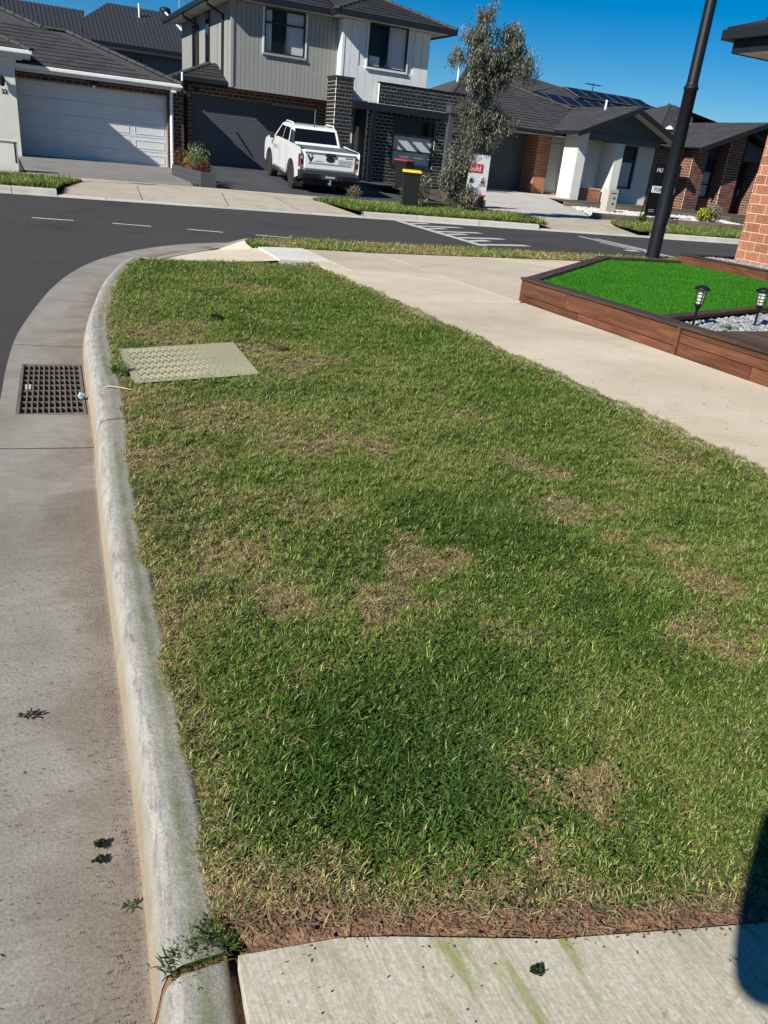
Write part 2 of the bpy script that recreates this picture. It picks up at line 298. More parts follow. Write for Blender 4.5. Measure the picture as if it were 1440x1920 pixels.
def blades(name, root, L, Wd, az, lean, col, m='grass_blades', curl=.5, kind='stuff', parent=None, col2=None):
    """grass blades or leaves: root (N,3), length, width, azimuth, lean from vertical (rad), colour (N,3); one mesh"""
    N = len(root); dx, dy = np.cos(az), np.sin(az); px, py = -dy, dx
    l2 = np.clip(lean+curl, 0, 2.9)
    mid = root+np.stack([dx*np.sin(lean), dy*np.sin(lean), np.cos(lean)], 1)*(L*.55)[:, None]
    tip = mid+np.stack([dx*np.sin(l2), dy*np.sin(l2), np.cos(l2)], 1)*(L*.45)[:, None]
    hw = np.stack([px, py, np.zeros(N)], 1)*(Wd*.5)[:, None]
    v = np.stack([root-hw*.8, root+hw*.8, mid-hw, mid+hw, tip], 1).reshape(-1, 3)
    me = bpy.data.meshes.new(name); me.vertices.add(5*N); me.vertices.foreach_set('co', v.astype(np.float32).ravel())
    b = (np.arange(N)*5)[:, None]; li = np.concatenate([b+np.array([0, 1, 3, 2]), b+np.array([2, 3, 4])], 1).ravel()
    me.loops.add(7*N); me.loops.foreach_set('vertex_index', li.astype(np.int32))
    me.polygons.add(2*N); st = (np.arange(N)*7)[:, None]+np.array([0, 4]); me.polygons.foreach_set('loop_start', st.ravel().astype(np.int32))
    me.update(calc_edges=True)
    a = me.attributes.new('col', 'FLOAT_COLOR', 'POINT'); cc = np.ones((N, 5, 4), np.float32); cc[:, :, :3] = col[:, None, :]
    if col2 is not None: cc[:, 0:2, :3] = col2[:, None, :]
    a.data.foreach_set('color', cc.ravel())
    me.materials.append(MATS[m]); o = bpy.data.objects.new(name, me); C.objects.link(o)
    if kind: o['kind'] = kind
    if parent:
        o.parent = parent; g = ORG.get(parent.name, (0, 0, 0)); o.location = (-g[0], -g[1], -g[2])
    return o
LAST = ['']
def blades1(name, root, L, Wd, az, lean, col, m='grass_blades'):
    N = len(root); dx, dy = np.cos(az), np.sin(az); hw = np.stack([-dy, dx, np.zeros(N)], 1)*(Wd*.5)[:, None]
    tip = root+np.stack([dx*np.sin(lean), dy*np.sin(lean), np.cos(lean)], 1)*L[:, None]
    v = np.stack([root-hw, root+hw, tip], 1).reshape(-1, 3); me = bpy.data.meshes.new(name); me.vertices.add(3*N); me.vertices.foreach_set('co', v.astype(np.float32).ravel())
    me.loops.add(3*N); me.loops.foreach_set('vertex_index', np.arange(3*N, dtype=np.int32)); me.polygons.add(N); me.polygons.foreach_set('loop_start', (np.arange(N)*3).astype(np.int32)); me.update(calc_edges=True)
    a = me.attributes.new('col', 'FLOAT_COLOR', 'POINT'); cc = np.ones((N, 3, 4), np.float32); cc[:, :, :3] = col[:, None, :]; a.data.foreach_set('color', cc.ravel())
    me.materials.append(MATS[m]); o = bpy.data.objects.new(name, me); C.objects.link(o); o['kind'] = 'stuff'; LAST[0] = o.name; return o
def clip(poly, a, b, c):      # keep a*u+b*v<=c
    out = []
    for i in range(len(poly)):
        p, q = poly[i], poly[(i+1) % len(poly)]; dp = a*p[0]+b*p[1]-c; dq = a*q[0]+b*q[1]-c
        if dp <= 0: out.append(p)
        if dp*dq < 0: k = dp/(dp-dq); out.append((p[0]+(q[0]-p[0])*k, p[1]+(q[1]-p[1])*k))
    return out
def pieces(mb, O, u, w, poly, tw, th, bond=.5, lift=(.03, .006), gap=.004, tmin=.02):
    """clip a running-bond grid of tw x th pieces to a convex polygon on the plane O+u*a+w*b and give each a lapped thickness"""
    O, u, w = Vector(O), Vector(u).normalized(), Vector(w).normalized(); n = u.cross(w).normalized()
    if n.z < 0 and abs(n.z) > .01: n = -n
    us = [p[0] for p in poly]; vs = [p[1] for p in poly]
    area = sum(poly[i][0]*poly[(i+1) % len(poly)][1]-poly[(i+1) % len(poly)][0]*poly[i][1] for i in range(len(poly)))
    pl = poly if area > 0 else poly[::-1]
    r0 = math.floor(min(vs)/th); r1 = math.ceil(max(vs)/th)
    for r in range(r0, r1):
        off = (r % 2)*bond*tw; c0 = math.floor((min(us)-off)/tw)
        for k in range(c0, math.ceil((max(us)-off)/tw)):
            q = [(k*tw+off+gap/2, r*th), ((k+1)*tw+off-gap/2, r*th), ((k+1)*tw+off-gap/2, (r+1)*th), (k*tw+off+gap/2, (r+1)*th)]
            for i in range(len(pl)):
                (x1, y1), (x2, y2) = pl[i], pl[(i+1) % len(pl)]
                a, b = y2-y1, -(x2-x1); q = clip(q, a, b, a*x1+b*y1)
                if len(q) < 3: break
            if len(q) < 3: continue
            ar = abs(sum(q[i][0]*q[(i+1) % len(q)][1]-q[(i+1) % len(q)][0]*q[i][1] for i in range(len(q))))/2
            if ar < tw*th*tmin: continue
            j = random.uniform(-.002, .002)
            top = [O+u*a+w*b+n*(lift[0]+(lift[1]-lift[0])*(b-r*th)/th+j) for a, b in q]; bot = [O+u*a+w*b for a, b in q]; N = len(q)
            mb.add(top+bot, [tuple(range(N))]+[(i, N+i, N+(i+1) % N, (i+1) % N) for i in range(N)], 0, random.random())
def roofplane(parent, name, pts, eave_dir, m='roof_tile', tw=.32, th=.33):
    """pts: 3-D corners of a planar roof face, first two along the eave"""
    P = [Vector(p) for p in pts]; O = P[0]; u = Vector(eave_dir).normalized(); n = None
    for i in range(1, len(P)-1):
        n = (P[i]-O).cross(P[i+1]-O)
        if n.length > 1e-4: break
    n.normalize(); n = n if n.z > 0 else -n; w = n.cross(u).normalized()
    if w.z < 0: w = -w
    mb = MB(); mb.add([p-n*.02 for p in P], [tuple(range(len(P)))])
    base = mb.build(name, 'gutter_dark' if m == 'roof_metal' else m, parent)
    t = MB(); poly = [((p-O).dot(u), (p-O).dot(w)) for p in P]; pieces(t, O, u, w, poly, tw, th)
    t.build('roof_tiles', m, base, kind='stuff'); return base
CAPME = {}
def caps(parent, a, b, m='roof_tile', r=.10, L=.38):
    a, b = Vector(a), Vector(b); d = b-a; n = max(1, round(d.length/L)); 
    if m not in CAPME:
        mb = MB(); k = 6
        for i, (y, rr) in enumerate(((-.5*L, r*1.12), (.5*L, r*.95))):
            pass
        vs = []; fs = []
        for y, rr in ((-.52*L, r*1.15), (.52*L, r*.95)):
            vs += [(rr*math.cos(math.pi*q/k), y, rr*.75*math.sin(math.pi*q/k)-.03) for q in range(k+1)]
        fs = [(q, q+1, k+2+q, k+1+q) for q in range(k)]+[tuple(range(k+1)), tuple(range(k+1, 2*k+2))[::-1]]
        mb.add(vs, fs); CAPME[m] = mb.mesh('ridge_cap', m)
    for i in range(n):
        p = a+d*((i+.5)/n); q = d.to_track_quat('Y', 'Z').to_euler(); link('ridge_cap', CAPME[m], parent, p+Vector((0, 0, .03)), q)
def bricks(parent, rects, O, u, n, mb_mat, mortar, bw=.235, bh=.119, j=.015, proud=.007, thick=.11, singles=0, wallname='wall'):
    """rects in (u,z) on the plane through O with direction u, outward normal n; mortar slab plus one real box per brick"""
    O, u, n = Vector(O), Vector(u), Vector(n); Z = Vector((0, 0, 1)); w = MB(); lst = []
    for (u0, u1, z0, z1) in rects:
        a = [O+u*u0+Z*z0, O+u*u1+Z*z0, O+u*u1+Z*z1, O+u*u0+Z*z1]; w.hexa(a, [p-n*thick for p in a])
        r = math.floor(z0/bh)
        while r*bh < z1:
            off = (r % 2)*bw/2; k = math.floor((u0-off)/bw)
            while k*bw+off < u1:
                p0, p1 = max(k*bw+off+j/2, u0+.001), min((k+1)*bw+off-j/2, u1-.001); q0, q1 = max(r*bh+j/2, z0+.001), min((r+1)*bh-j/2, z1-.001)
                if p1-p0 > .025 and q1-q0 > .02: lst.append((p0, p1, q0, q1))
                k += 1
            r += 1
    wall = w.build(wallname, mortar, parent); rest = MB(); cache = {}
    for i, (p0, p1, q0, q1) in enumerate(lst):
        pr = proud+random.uniform(-.0015, .0015)
        if i < singles:
            key = (round(p1-p0, 2), round(q1-q0, 2))
            if key not in cache:
                c = MB(); hw, hh = (p1-p0)/2, (q1-q0)/2; a = [-u*hw-Z*hh, u*hw-Z*hh, u*hw+Z*hh, -u*hw+Z*hh]
                c.hexa([x+n*proud for x in a], [x-n*.004 for x in a]); cache[key] = c.mesh('brick', mb_mat)
            link('brick', cache[key], wall, O+u*(p0+p1)/2+Z*(q0+q1)/2+n*random.uniform(-.001, .001))
        else:
            a = [O+u*p0+Z*q0, O+u*p1+Z*q0, O+u*p1+Z*q1, O+u*p0+Z*q1]
            rest.add([x+n*pr for x in a]+[x-n*.003 for x in a], [(0, 1, 2, 3), (0, 4, 5, 1), (1, 5, 6, 2), (2, 6, 7, 3), (3, 7, 4, 0)], 0, random.random())
    if rest.v: rest.build('brickwork', mb_mat, wall, kind='stuff')
    return wall
def window(parent, x0, x1, z0, z1, y, mull=(), trans=(), sill=None, curtain=(), fr=.05, back='room_dark', m='window_frame', depth=.09):
    """window facing -Y at plane y: frame, mullions, pane, room behind, optional curtain rects"""
    f = MB(); f.box(x0, x0+fr, y-.02, y+depth, z0, z1).box(x1-fr, x1, y-.02, y+depth, z0, z1).box(x0+fr, x1-fr, y-.02, y+depth, z0, z0+fr).box(x0+fr, x1-fr, y-.02, y+depth, z1-fr, z1)
    for k in mull: f.box(k-fr*.5, k+fr*.5, y-.015, y+depth*.9, z0+fr, z1-fr)
    for (a, b, k) in trans: f.box(a, b, y-.012, y+depth*.8, k-fr*.45, k+fr*.45)
    w = f.build('window', m, parent)
    MB().box(x0+fr*.6, x1-fr*.6, y+.035, y+.041, z0+fr*.6, z1-fr*.6).build('pane', 'window_glass', w)
    MB().box(x0-.02, x1+.02, y+.42, y+.44, z0-.02, z1+.02).build('room', back, w)
    for (a, b, c, d) in curtain: MB().box(a, b, y+.085, y+.09, c, d).build('curtain', 'curtain', w)
    if sill: MB().box(x0-.05, x1+.05, y-.06, y+.02, z0-.07, z0-.003).build('sill', sill, w)
    return w
# ================================================================== GROUND, ROAD, KERB
def sheet(name, poly, z, m, parent=None, kind='structure', thick=0):
    mb = MB()
    if thick: mb.prism([(x, y, z-thick) for x, y in poly], (0, 0, thick))
    else: mb.add([(x, y, z) for x, y in poly], [tuple(range(len(poly)))])
    o = mb.build(name, m, parent)
    if kind and not parent: o['kind'] = kind
    return o
sheet('ground', [(-1200, -1200), (1200, -1200), (1200, 1200), (-1200, 1200)], -.62, 'far_ground')
KP = [(-.5, -6), (-.17, -2), (.02, 0), (.10, .85), (.13, 1.25), (.155, 1.7), (.19, 2.31), (.23, 2.9), (.27, 3.4), (.31, 4.1), (.35, 4.75), (.42, 5.45), (.58, 6.4), (.72, 7.1), (.90, 7.8), (1.12, 8.45), (1.45, 9.15), (1.9, 9.8), (2.45, 10.35), (3.1, 10.68), (4, 10.78), (6, 10.8), (10, 10.85), (20, 10.9), (70, 11)]
def catmull(P, step=.05):
    P = [np.array(p, float) for p in P]; out = []
    for i in range(len(P)-1):
        p0, p1, p2, p3 = P[max(i-1, 0)], P[i], P[i+1], P[min(i+2, len(P)-1)]; L = np.linalg.norm(p2-p1); n = max(2, int(L/(step if L < 3 else .8)))
        for k in range(n):
            t = k/n; out.append(.5*((2*p1)+(-p0+p2)*t+(2*p0-5*p1+4*p2-p3)*t*t+(-p0+3*p1-3*p2+p3)*t**3))
    out.append(P[-1]); return np.array(out)
KC = catmull(KP); KT = np.gradient(KC, axis=0); KT /= np.linalg.norm(KT, axis=1)[:, None]; KN = np.stack([KT[:, 1], -KT[:, 0]], 1)
KS = np.concatenate([[0], np.cumsum(np.linalg.norm(np.diff(KC, axis=0), axis=1))])
def s_at_y(y): return float(np.interp(y, KC[:, 1], KS))
def s_at_x(x): i = KC[:, 1] > 9; return float(np.interp(x, KC[i][:, 0], KS[i]))
def kpt(s, n): 
    p = np.array([np.interp(s, KS, KC[:, 0]), np.interp(s, KS, KC[:, 1])]); d = np.array([np.interp(s, KS, KN[:, 0]), np.interp(s, KS, KN[:, 1])]); d /= np.linalg.norm(d)
    return p+d*n
sr0, sr1, sr2, sr3 = s_at_y(8.35), s_at_y(9.15), s_at_x(2.3), s_at_x(2.85)
def kh(s): return float(np.interp(s, [s_at_y(.70), s_at_y(.78), sr0, sr1, sr2, sr3], [.88, 1, 1, .12, .12, 1]))
PROF = [(-.40, .014), (-.325, .010), (-.17, .005), (-.012, .003), (0, .006), (.010, .040), (.020, .083), (.030, .107), (.045, .121), (.064, .128), (.10, .131), (.135, .133), (.158, .133), (.160, -.05)]
def kwid(s): return float(np.interp(s, [s_at_y(1.0), s_at_y(2.6), s_at_y(3.8)], [.70, .76, 1.0]))
def kerbmesh(name, s0, s1, hole=None, parent=None, dz=0):
    ss = sorted(set([s0, s1]+[x for x in KS if s0 < x < s1]+(list(hole) if hole else []))); V = []; Fc = []; M = []; A = []; B = []; np_ = len(PROF)
    for s in ss:
        for n, z in PROF:
            p = kpt(s, n*kwid(s) if n > 0 else n); zz = z*kh(s) if n > .001 and z > 0 else z
            wob = (fbm(np.array([s*3.0]), np.array([n*25.0]), 5)[0]-.5)*.006 if n > -.35 else 0
            V.append((p[0], p[1], zz+dz+wob)); A.append(n); B.append(s)
    for i in range(len(ss)-1):
        for j in range(np_-1):
            if hole and ss[i] >= hole[0]-1e-6 and ss[i+1] <= hole[1]+1e-6 and 1 <= j <= 2: continue
            Fc.append((i*np_+j, (i+1)*np_+j, (i+1)*np_+j+1, i*np_+j+1)); M.append(0 if j < 4 else 1)
    me = bpy.data.meshes.new(name); me.from_pydata(V, [], Fc); me.materials.append(MATS['gutter_concrete']); me.materials.append(MATS['kerb_concrete'])
    me.polygons.foreach_set('material_index', M); me.polygons.foreach_set('use_smooth', [True]*len(Fc))
    for nm, d in (('n', A), ('s', B)): me.attributes.new(nm, 'FLOAT', 'POINT').data.foreach_set('value', d)
    me.update(); o = bpy.data.objects.new(name, me); C.objects.link(o)
    if parent: o.parent = parent
    return o
gs0, gs1 = s_at_y(3.79), s_at_y(4.70)
kroot = MB()
for a, b in ((0, gs0-.02), (gs1+.02, KS[-1])):   # mortar bed seen in the joints
    ss = [a]+[x for x in KS[::6] if a < x < b]+[b]
    vs = [(*kpt(s, n), z*kh(s) if n > 0 else z) for s in ss for n, z in ((-.40, .0), (.004, -.004), (.05*kwid(s), .09), (.155*kwid(s), .115))]
    kroot.add(vs, [(i*4+j, (i+1)*4+j, (i+1)*4+j+1, i*4+j+1) for i in range(len(ss)-1) for j in range(3)])
kroot = struct(kroot.build('kerb_and_gutter', 'soil'))
cuts = [s_at_y(-5.9), s_at_y(-3), s_at_y(-.9), s_at_y(.775), s_at_y(3.33), s_at_y(5.13), s_at_y(6.6), s_at_y(7.95), s_at_y(9.3), s_at_x(2.45), s_at_x(4.2)]+[s_at_x(x) for x in (6.7, 9.2, 11.7, 14.2, 17, 20, 26, 40)]
for i in range(len(cuts)-1):
    g = .007 if abs(cuts[i]-s_at_y(.775)) < .01 else .004
    h = (gs0, gs1) if cuts[i] < gs0 < cuts[i+1] else None
    kerbmesh('kerb_segment', cuts[i]+g, cuts[i+1]-(.007 if i == 2 else .004), h, kroot)
# asphalt: one sheet bounded by the gutter lip
lip = [tuple(kpt(s, -.398)) for s in KS[::4]]; lip = [p for p in lip if p[1] > -6]
sheet('road', [(-80, -6)]+lip+[(70, 11.3), (70, 17.3), (-80, 17.3)], .004, 'asphalt')
# road markings
def mark(name, poly, label, m='road_paint', cat='road marking', group=None):
    return tag(sheet(name, poly, .010, m, kind=None), label, cat, group)
DL = [(.38, 12.85, .94, 12.79), (1.47, 12.72, 2.01, 12.59), (2.53, 12.47, 3.03, 12.33), (3.52, 12.23, 4.01, 12.07), (4.51, 12.0, 5.0, 11.90), (-.72, 12.95, -.17, 12.91), (-1.8, 13.0, -1.25, 12.98)]
order = ['third', 'fourth', 'fifth', 'sixth', 'seventh', 'second', 'leftmost']
for (a, b, c_, d), nm in zip(DL, ['leftmost white dash in view of the give-way line', 'second white dash from the left of the give-way line', 'third white dash from the left of the give-way line', 'fourth white dash from the left of the give-way line', 'rightmost white dash, cut off by the near grass strip', None, None]):
    if nm is None: continue
    mark('give_way_dash', [(a, b-.05), (c_, d-.05), (c_, d+.05), (a, b+.05)], nm, group='give-way line dashes')
hm = thing('road_hump_marking', 'white painted line with teeth across the road, nearer the yellow-lid bin', 'road marking', (8, 15, .01))
def strip(par, nm, poly): return sheet(nm, poly, .011, 'road_paint', par) if 0 else MB().add([(x, y, .010) for x, y in poly], [tuple(range(len(poly)))]).build(nm, 'road_paint', par)
strip(hm, 'line', [(7.72, 12.5), (7.90, 12.5), (8.34, 17.1), (8.12, 17.1)])
for i in range(9):
    y = 12.62+i*.53; x = 7.9+(y-12.5)*.097; L = 1.25 if i % 2 == 0 else .62
    strip(hm, 'tooth', [(x, y), (x+L, y+.30), (x+L-.06, y+.52), (x, y+.22)])
hm2 = thing('road_hump_marking', 'white painted converging lines across the road beside the lamp post', 'road marking', (12.4, 14, .01))
strip(hm2, 'line', [(12.25, 12.4), (12.40, 12.4), (12.74, 16.0), (12.6, 16.0)]); strip(hm2, 'line', [(11.75, 13.15), (12.2, 13.15), (12.24, 13.4), (11.8, 13.4)])
strip(hm2, 'line', [(12.55, 13.4), (12.68, 13.4), (12.98, 15.7), (12.86, 15.7)]); strip(hm2, 'line', [(12.1, 12.5), (12.2, 12.5), (12.3, 14.7), (12.2, 14.7)])
# far kerb
fk = struct(MB().box(-80, 70, 17.3, 17.44, -.1, .0).build('far_kerb', 'soil'))
xs = [-12, -9.5, -7, -4.5, -2.2, -.6, .2, 1.0, 1.9, 4.3, 6.2, 7.5, 8.9, 10.6, 12.4, 13.3, 15.4, 16.2, 18.2, 20.4, 23, 26, 30, 40]
def fkh(x): return .03 if (1.0 <= x < 7.4 or 12.6 <= x < 15.9) else .125
for a, b in zip(xs, xs[1:]):
    h = fkh((a+b)/2); mb = MB(); pr = [(16.92, .012), (17.27, .008), (17.30, .02), (17.325, h*.8), (17.36, h), (17.46, h+.003), (17.46, 0)]
    vs = [(x, y, z) for x in (a+.005, b-.005) for y, z in pr]; mb.add(vs, [(j, j+1, j+8, j+7) for j in range(6)])
    mb.build('kerb_segment', 'pale_concrete', fk)
# lawn of the near nature strip
LB = [tuple(kpt(s, .152*kwid(s))) for s in np.linspace(s_at_y(.84), s_at_y(8.0), 60)]
LAWN = LB+[(1.30, 8.10), (2.0, 8.12), (3.03, 8.16), (3.03, 6.5), (3.0, 5.0), (2.965, 3.6), (2.93, 2.6), (2.93, 1.4), (2.95, .05), (1.6, .40), (1.0, .545), (.79, .62), (.57, .69), (.45, .745), (.30, .80)]
sheet('lawn_soil', [(x, y) for x, y in LAWN], .134, 'shaded_thatch')
sheet('dirt_strip', [(.20, .90), (.30, .82), (.45, .76), (.57, .705), (.79, .635), (1.0, .56), (1.6, .41), (2.95, .06), (2.95, -.05), (1.6, .33), (.95, .50), (.69, .57), (.44, .69), (.24, .74)], .1415, 'dirt_edge')
_kl = [tuple(kpt(s_at_y(y_), .160*kwid(s_at_y(y_))+.012)) for y_ in (-5.6, -3, -1, 0, .4, .76)]
sheet('driveway_crossover', [_kl[-1], (.37, .722), (.44, .698), (.69, .60), (.95, .525), (1.6, .345), (2.94, -.02), (2.94, -5.8)]+_kl[:-1], .150, 'crossover_concrete', thick=.2)
# footpaths: one slab object per bay
fp = struct(MB().add([(2.95, -6, .125), (4.5, -6, .125), (4.5, 6.1, .125), (7.6, 8.2, .125), (40, 8.2, .125), (40, 9.6, .125), (3.0, 9.4, .125), (2.98, 8.1, .125)], [tuple(range(8))]).build('footpath', 'soil'))
def slab(poly, par=None, m='footpath_concrete', z=.160, g=.005, th=.12, name='slab'):
    c = Vector((sum(p[0] for p in poly)/len(poly), sum(p[1] for p in poly)/len(poly))); P = []
    for x, y in poly:
        d = Vector((x, y))-c; d = d*(1-g*1.4/max(d.length, .1)); P.append((c.x+d.x, c.y+d.y, z-th))
    return MB().prism(P, (0, 0, th)).build(name, m, par or fp, bevel=.006)
ys = [-5.9, -4.4, -2.9, -1.4, .0, 1.35, 2.875, 4.58, 6.12]
for a, b in zip(ys, ys[1:]): slab([(2.965, a), (4.36, a), (4.36, b), (2.965, b)])
slab([(2.965, 6.12), (4.32, 6.12), (4.30, 7.75), (3.03, 7.75)]); slab([(3.27, 7.75), (4.30, 7.75), (4.26, 9.36), (3.33, 9.42)])
slab([(4.32, 6.14), (7.05, 8.42), (6.0, 9.52), (4.26, 9.36)]); slab([(7.05, 8.42), (8.6, 8.48), (7.7, 9.62), (6.0, 9.52)]); slab([(8.6, 8.48), (10.4, 8.48), (10.2, 9.64), (7.7, 9.62)])
for a, b in ((10.4, 12), (12, 14), (14, 17), (17, 22)): slab([(a, 8.48), (b, 8.48), (b-.1, 9.64), (a-.2, 9.64)])
slab([(3.03, 7.75), (3.27, 7.75), (3.27, 8.37), (3.03, 8.37)], g=.002)
up = [Vector(p) for p in [(1.30, 8.10, .137), (2.0, 8.13, .142), (2.67, 8.38, .147), (2.70, 8.9, .146), (2.735, 9.44, .144), (2.70, 9.75, .142), (2.80, 10.3, .140)]]; ul = [0]
for a, b in zip(up, up[1:]): ul.append(ul[-1]+(b-a).length)
def upt(k):
    q = k*ul[-1]
    for i_ in range(len(up)-1):
        if q <= ul[i_+1]+1e-9: return up[i_].lerp(up[i_+1], (q-ul[i_])/(ul[i_+1]-ul[i_]))
NR = 28; V = []
for i_ in range(NR+1):
    s_ = sr0-.05+(sr3-sr0+.05)*i_/NR; a = kpt(s_, .161); V += [(a[0], a[1], .134*kh(s_)+.002), tuple(upt(i_/NR))]
MB().add(V, [(2*i_, 2*i_+1, 2*i_+3, 2*i_+2) for i_ in range(NR)]).build('kerb_ramp', 'footpath_concrete', fp)
tc_ = tag(MB().prism([(2.68, 8.395, .10), (3.27, 8.385, .10), (3.33, 9.52, .10), (2.74, 9.42, .10)], (0, 0, .062)).build('tactile_slab', 'tactile_concrete', bevel=.004), 'bright white tactile slab at the kerb ramp beyond the lawn', 'tactile paving')
bars = MB()
dome = MB().lathe([(.018, 0), (.016, .001), (.010, .0016)], 8).mesh('dome', 'tactile_concrete')
for i in range(8):
    for k in range(16):
        link('dome', dome, tc_, (2.72+i*.073+k*.0035, 8.44+k*.063, .161))
# far verge, footpath, aprons
ff = struct(MB().add([(-60, 17.4, -.05), (60, 17.4, -.05), (60, 20.1, .08), (-60, 20.1, .08), (60, 30, .13), (-60, 30, .13), (60, 200, .13), (-60, 200, .13)], [(0, 1, 2, 3), (3, 2, 4, 5), (5, 4, 6, 7)]).build('far_verge', 'soil'))
def far_z(y): return float(np.interp(y, [17.4, 20, 22, 30], [.128, .15, .165, .3]))
for a, b in zip([-12, -8, -4, -.9, .6, 1.8, 4.1, 6.3, 7.9, 9.7, 11.5, 13.3, 16.3, 18.2, 20, 22, 24, 28, 34], [-8, -4, -.9, .6, 1.8, 4.1, 6.3, 7.9, 9.7, 11.5, 13.3, 16.3, 18.2, 20, 22, 24, 28, 34, 40]):
    slab([(a, 20.15), (b, 20.15), (b, 21.6), (a, 21.6)], ff, 'apron_concrete', .155, .006, .1)
def ap(pts): MB().add(pts, [tuple(range(len(pts)))]).build('slab', 'apron_concrete', ff)
ap([(1.05, 17.45, .034), (2.62, 17.45, .034), (2.9, 20.14, .152), (1.75, 20.14, .152), (1.25, 18.6, .10)]); ap([(2.635, 17.45, .034), (4.4, 17.45, .034), (4.9, 20.14, .152), (2.915, 20.14, .152)])
ap([(4.415, 17.45, .034), (6.0, 17.45, .034), (6.2, 20.14, .152), (4.915, 20.14, .152)]); ap([(6.015, 17.45, .034), (7.45, 17.45, .034), (7.3, 19.2, .12), (7.15, 20.14, .152), (6.215, 20.14, .152)])
ap([(12.85, 17.45, .034), (15.8, 17.45, .034), (16.3, 19.0, .11), (17.0, 20.14, .152), (13.4, 20.14, .152), (13.0, 18.5, .09)])
# driveways
def drive(name, m, prof, poly_fn, label=None):
    mb = MB()
    for (y0, z0), (y1, z1) in zip(prof, prof[1:]):
        a0, b0 = poly_fn(y0); a1, b1 = poly_fn(y1); mb.add([(a0, y0, z0), (b0, y0, z0), (b1, y1, z1), (a1, y1, z1)], [(0, 1, 2, 3)])
    return struct(mb.build(name, m))
drive('driveway', 'grey_aggregate', [(21.61, .157), (24, .20), (30.3, .285)], lambda y: (.6, float(np.interp(y, [21.6, 29.5], [4.55, 5.6]))))
DR2 = [(21.61, .157), (23.4, .165), (25.4, .26), (27.5, .42), (28.6, .445), (30.5, .445)]
drive('driveway', 'dark_driveway', DR2, lambda y: (float(np.interp(y, [21.6, 24, 29.5], [5.2, 5.75, 6.1])), 11.6))
sheet('entry_path', [(11.6, 26.3), (13.3, 26.3), (13.3, 31), (11.6, 31)], .449, 'dark_driveway'); sheet('entry_path', [(11.6, 21.7), (12.4, 21.7), (12.4, 26.3), (11.6, 26.3)], .20, 'dark_driveway')
drive('driveway', 'pale_concrete', [(21.61, .157), (24, .25), (29.5, .46), (33.5, .52)], lambda y: (float(np.interp(y, [21.6, 33], [13.6, 17.0])), float(np.interp(y, [21.6, 25, 29, 33], [17.5, 19.4, 22.3, 24.2]))))
GB = MB().add([(-12, 21.61, .152), (.58, 21.61, .152), (.58, 30, .25), (-12, 30, .25)], [(0, 1, 2, 3)]).add([(4.56, 21.61, .154), (5.2, 21.61, .154), (6.1, 29.6, .27), (5.6, 29.6, .27)], [(0, 1, 2, 3)]).add([(12.4, 21.61, .156), (13.6, 21.61, .156), (17, 33, .5), (13.3, 33, .45), (13.3, 26.3, .4), (12.4, 26.3, .4)], [(0, 1, 2, 3, 4, 5)])
struct(GB.build('garden_soil', 'mulch'))
struct(MB().add([(17.52, 21.61, .158), (40, 21.61, .158), (40, 25.5, .30), (19.9, 25.5, .30)], [(0, 1, 2, 3)]).build('front_garden_soil', 'mulch'))
# ================================================================== NEAR THINGS: grate, pit cover, bed, bollards, lamp
def frame_at(s, n):
    p = kpt(s, n); t = kpt(s+.2, n)-kpt(s-.2, n); return p, math.atan2(-t[0], t[1])
sm = (gs0+gs1)/2; gp, grz = frame_at(sm, -.169); GL = gs1-gs0; GW = .31
gr = thing('drain_grate', 'rusty iron stormwater grate set in the concrete gutter', 'drain grate', (gp[0], gp[1], 0), (0, 0, grz), local=True)
fr = MB(); hw, hl = GW/2, GL/2
fr.box(-hw, -hw+.014, -hl, hl, -.05, .010).box(hw-.014, hw, -hl, hl, -.05, .008).box(-hw+.014, hw-.014, -hl, -hl+.02, -.05, .009).box(-hw+.014, hw-.014, hl-.02, hl, -.05, .009)
fr.build('frame', 'iron', gr, bevel=.002)
b1 = MB().box(-.0035, .0035, -hl+.02, hl-.02, -.035, .006).mesh('bar', 'iron'); b2 = MB().box(-hw+.014, hw-.014, -.006, .006, -.03, .004).mesh('cross_bar', 'iron')
for i in range(1, 11): link('bar', b1, gr, (-hw+.014+(GW-.028)*i/11, 0, 0))
for i in range(1, 9): link('cross_bar', b2, gr, (0, -hl+.02+(GL-.04)*i/9, 0))
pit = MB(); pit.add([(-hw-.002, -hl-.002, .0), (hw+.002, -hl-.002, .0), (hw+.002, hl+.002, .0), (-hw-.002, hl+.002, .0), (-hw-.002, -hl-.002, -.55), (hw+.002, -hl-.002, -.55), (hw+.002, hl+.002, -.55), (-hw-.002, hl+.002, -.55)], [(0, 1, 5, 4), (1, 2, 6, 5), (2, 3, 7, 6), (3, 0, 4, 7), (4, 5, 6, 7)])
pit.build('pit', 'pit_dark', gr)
MB().box(-hw+.028, -hw+.055, -.02, .06, .0, .005).build('debris', 'pale_concrete', gr)
lt = MB(); random.seed(3)
ic = bmesh.new(); bmesh.ops.create_icosphere(ic, subdivisions=2, radius=.018)
for v in ic.verts: v.co *= random.uniform(.7, 1.15)
me = bpy.data.meshes.new('litter'); ic.to_mesh(me); ic.free(); me.materials.append(MATS['litter_blue'])
lo = bpy.data.objects.new('crumpled_wrapper', me); C.objects.link(lo); lp = kpt(s_at_y(4.02), -.03); lo.location = (lp[0], lp[1], .026); tag(lo, 'small crumpled pale blue wrapper lying on the drain grate', 'litter')
tw = [kpt(s_at_y(3.86), .02), kpt(s_at_y(3.80), .09), kpt(s_at_y(3.74), .15), kpt(s_at_y(3.68), .19)]
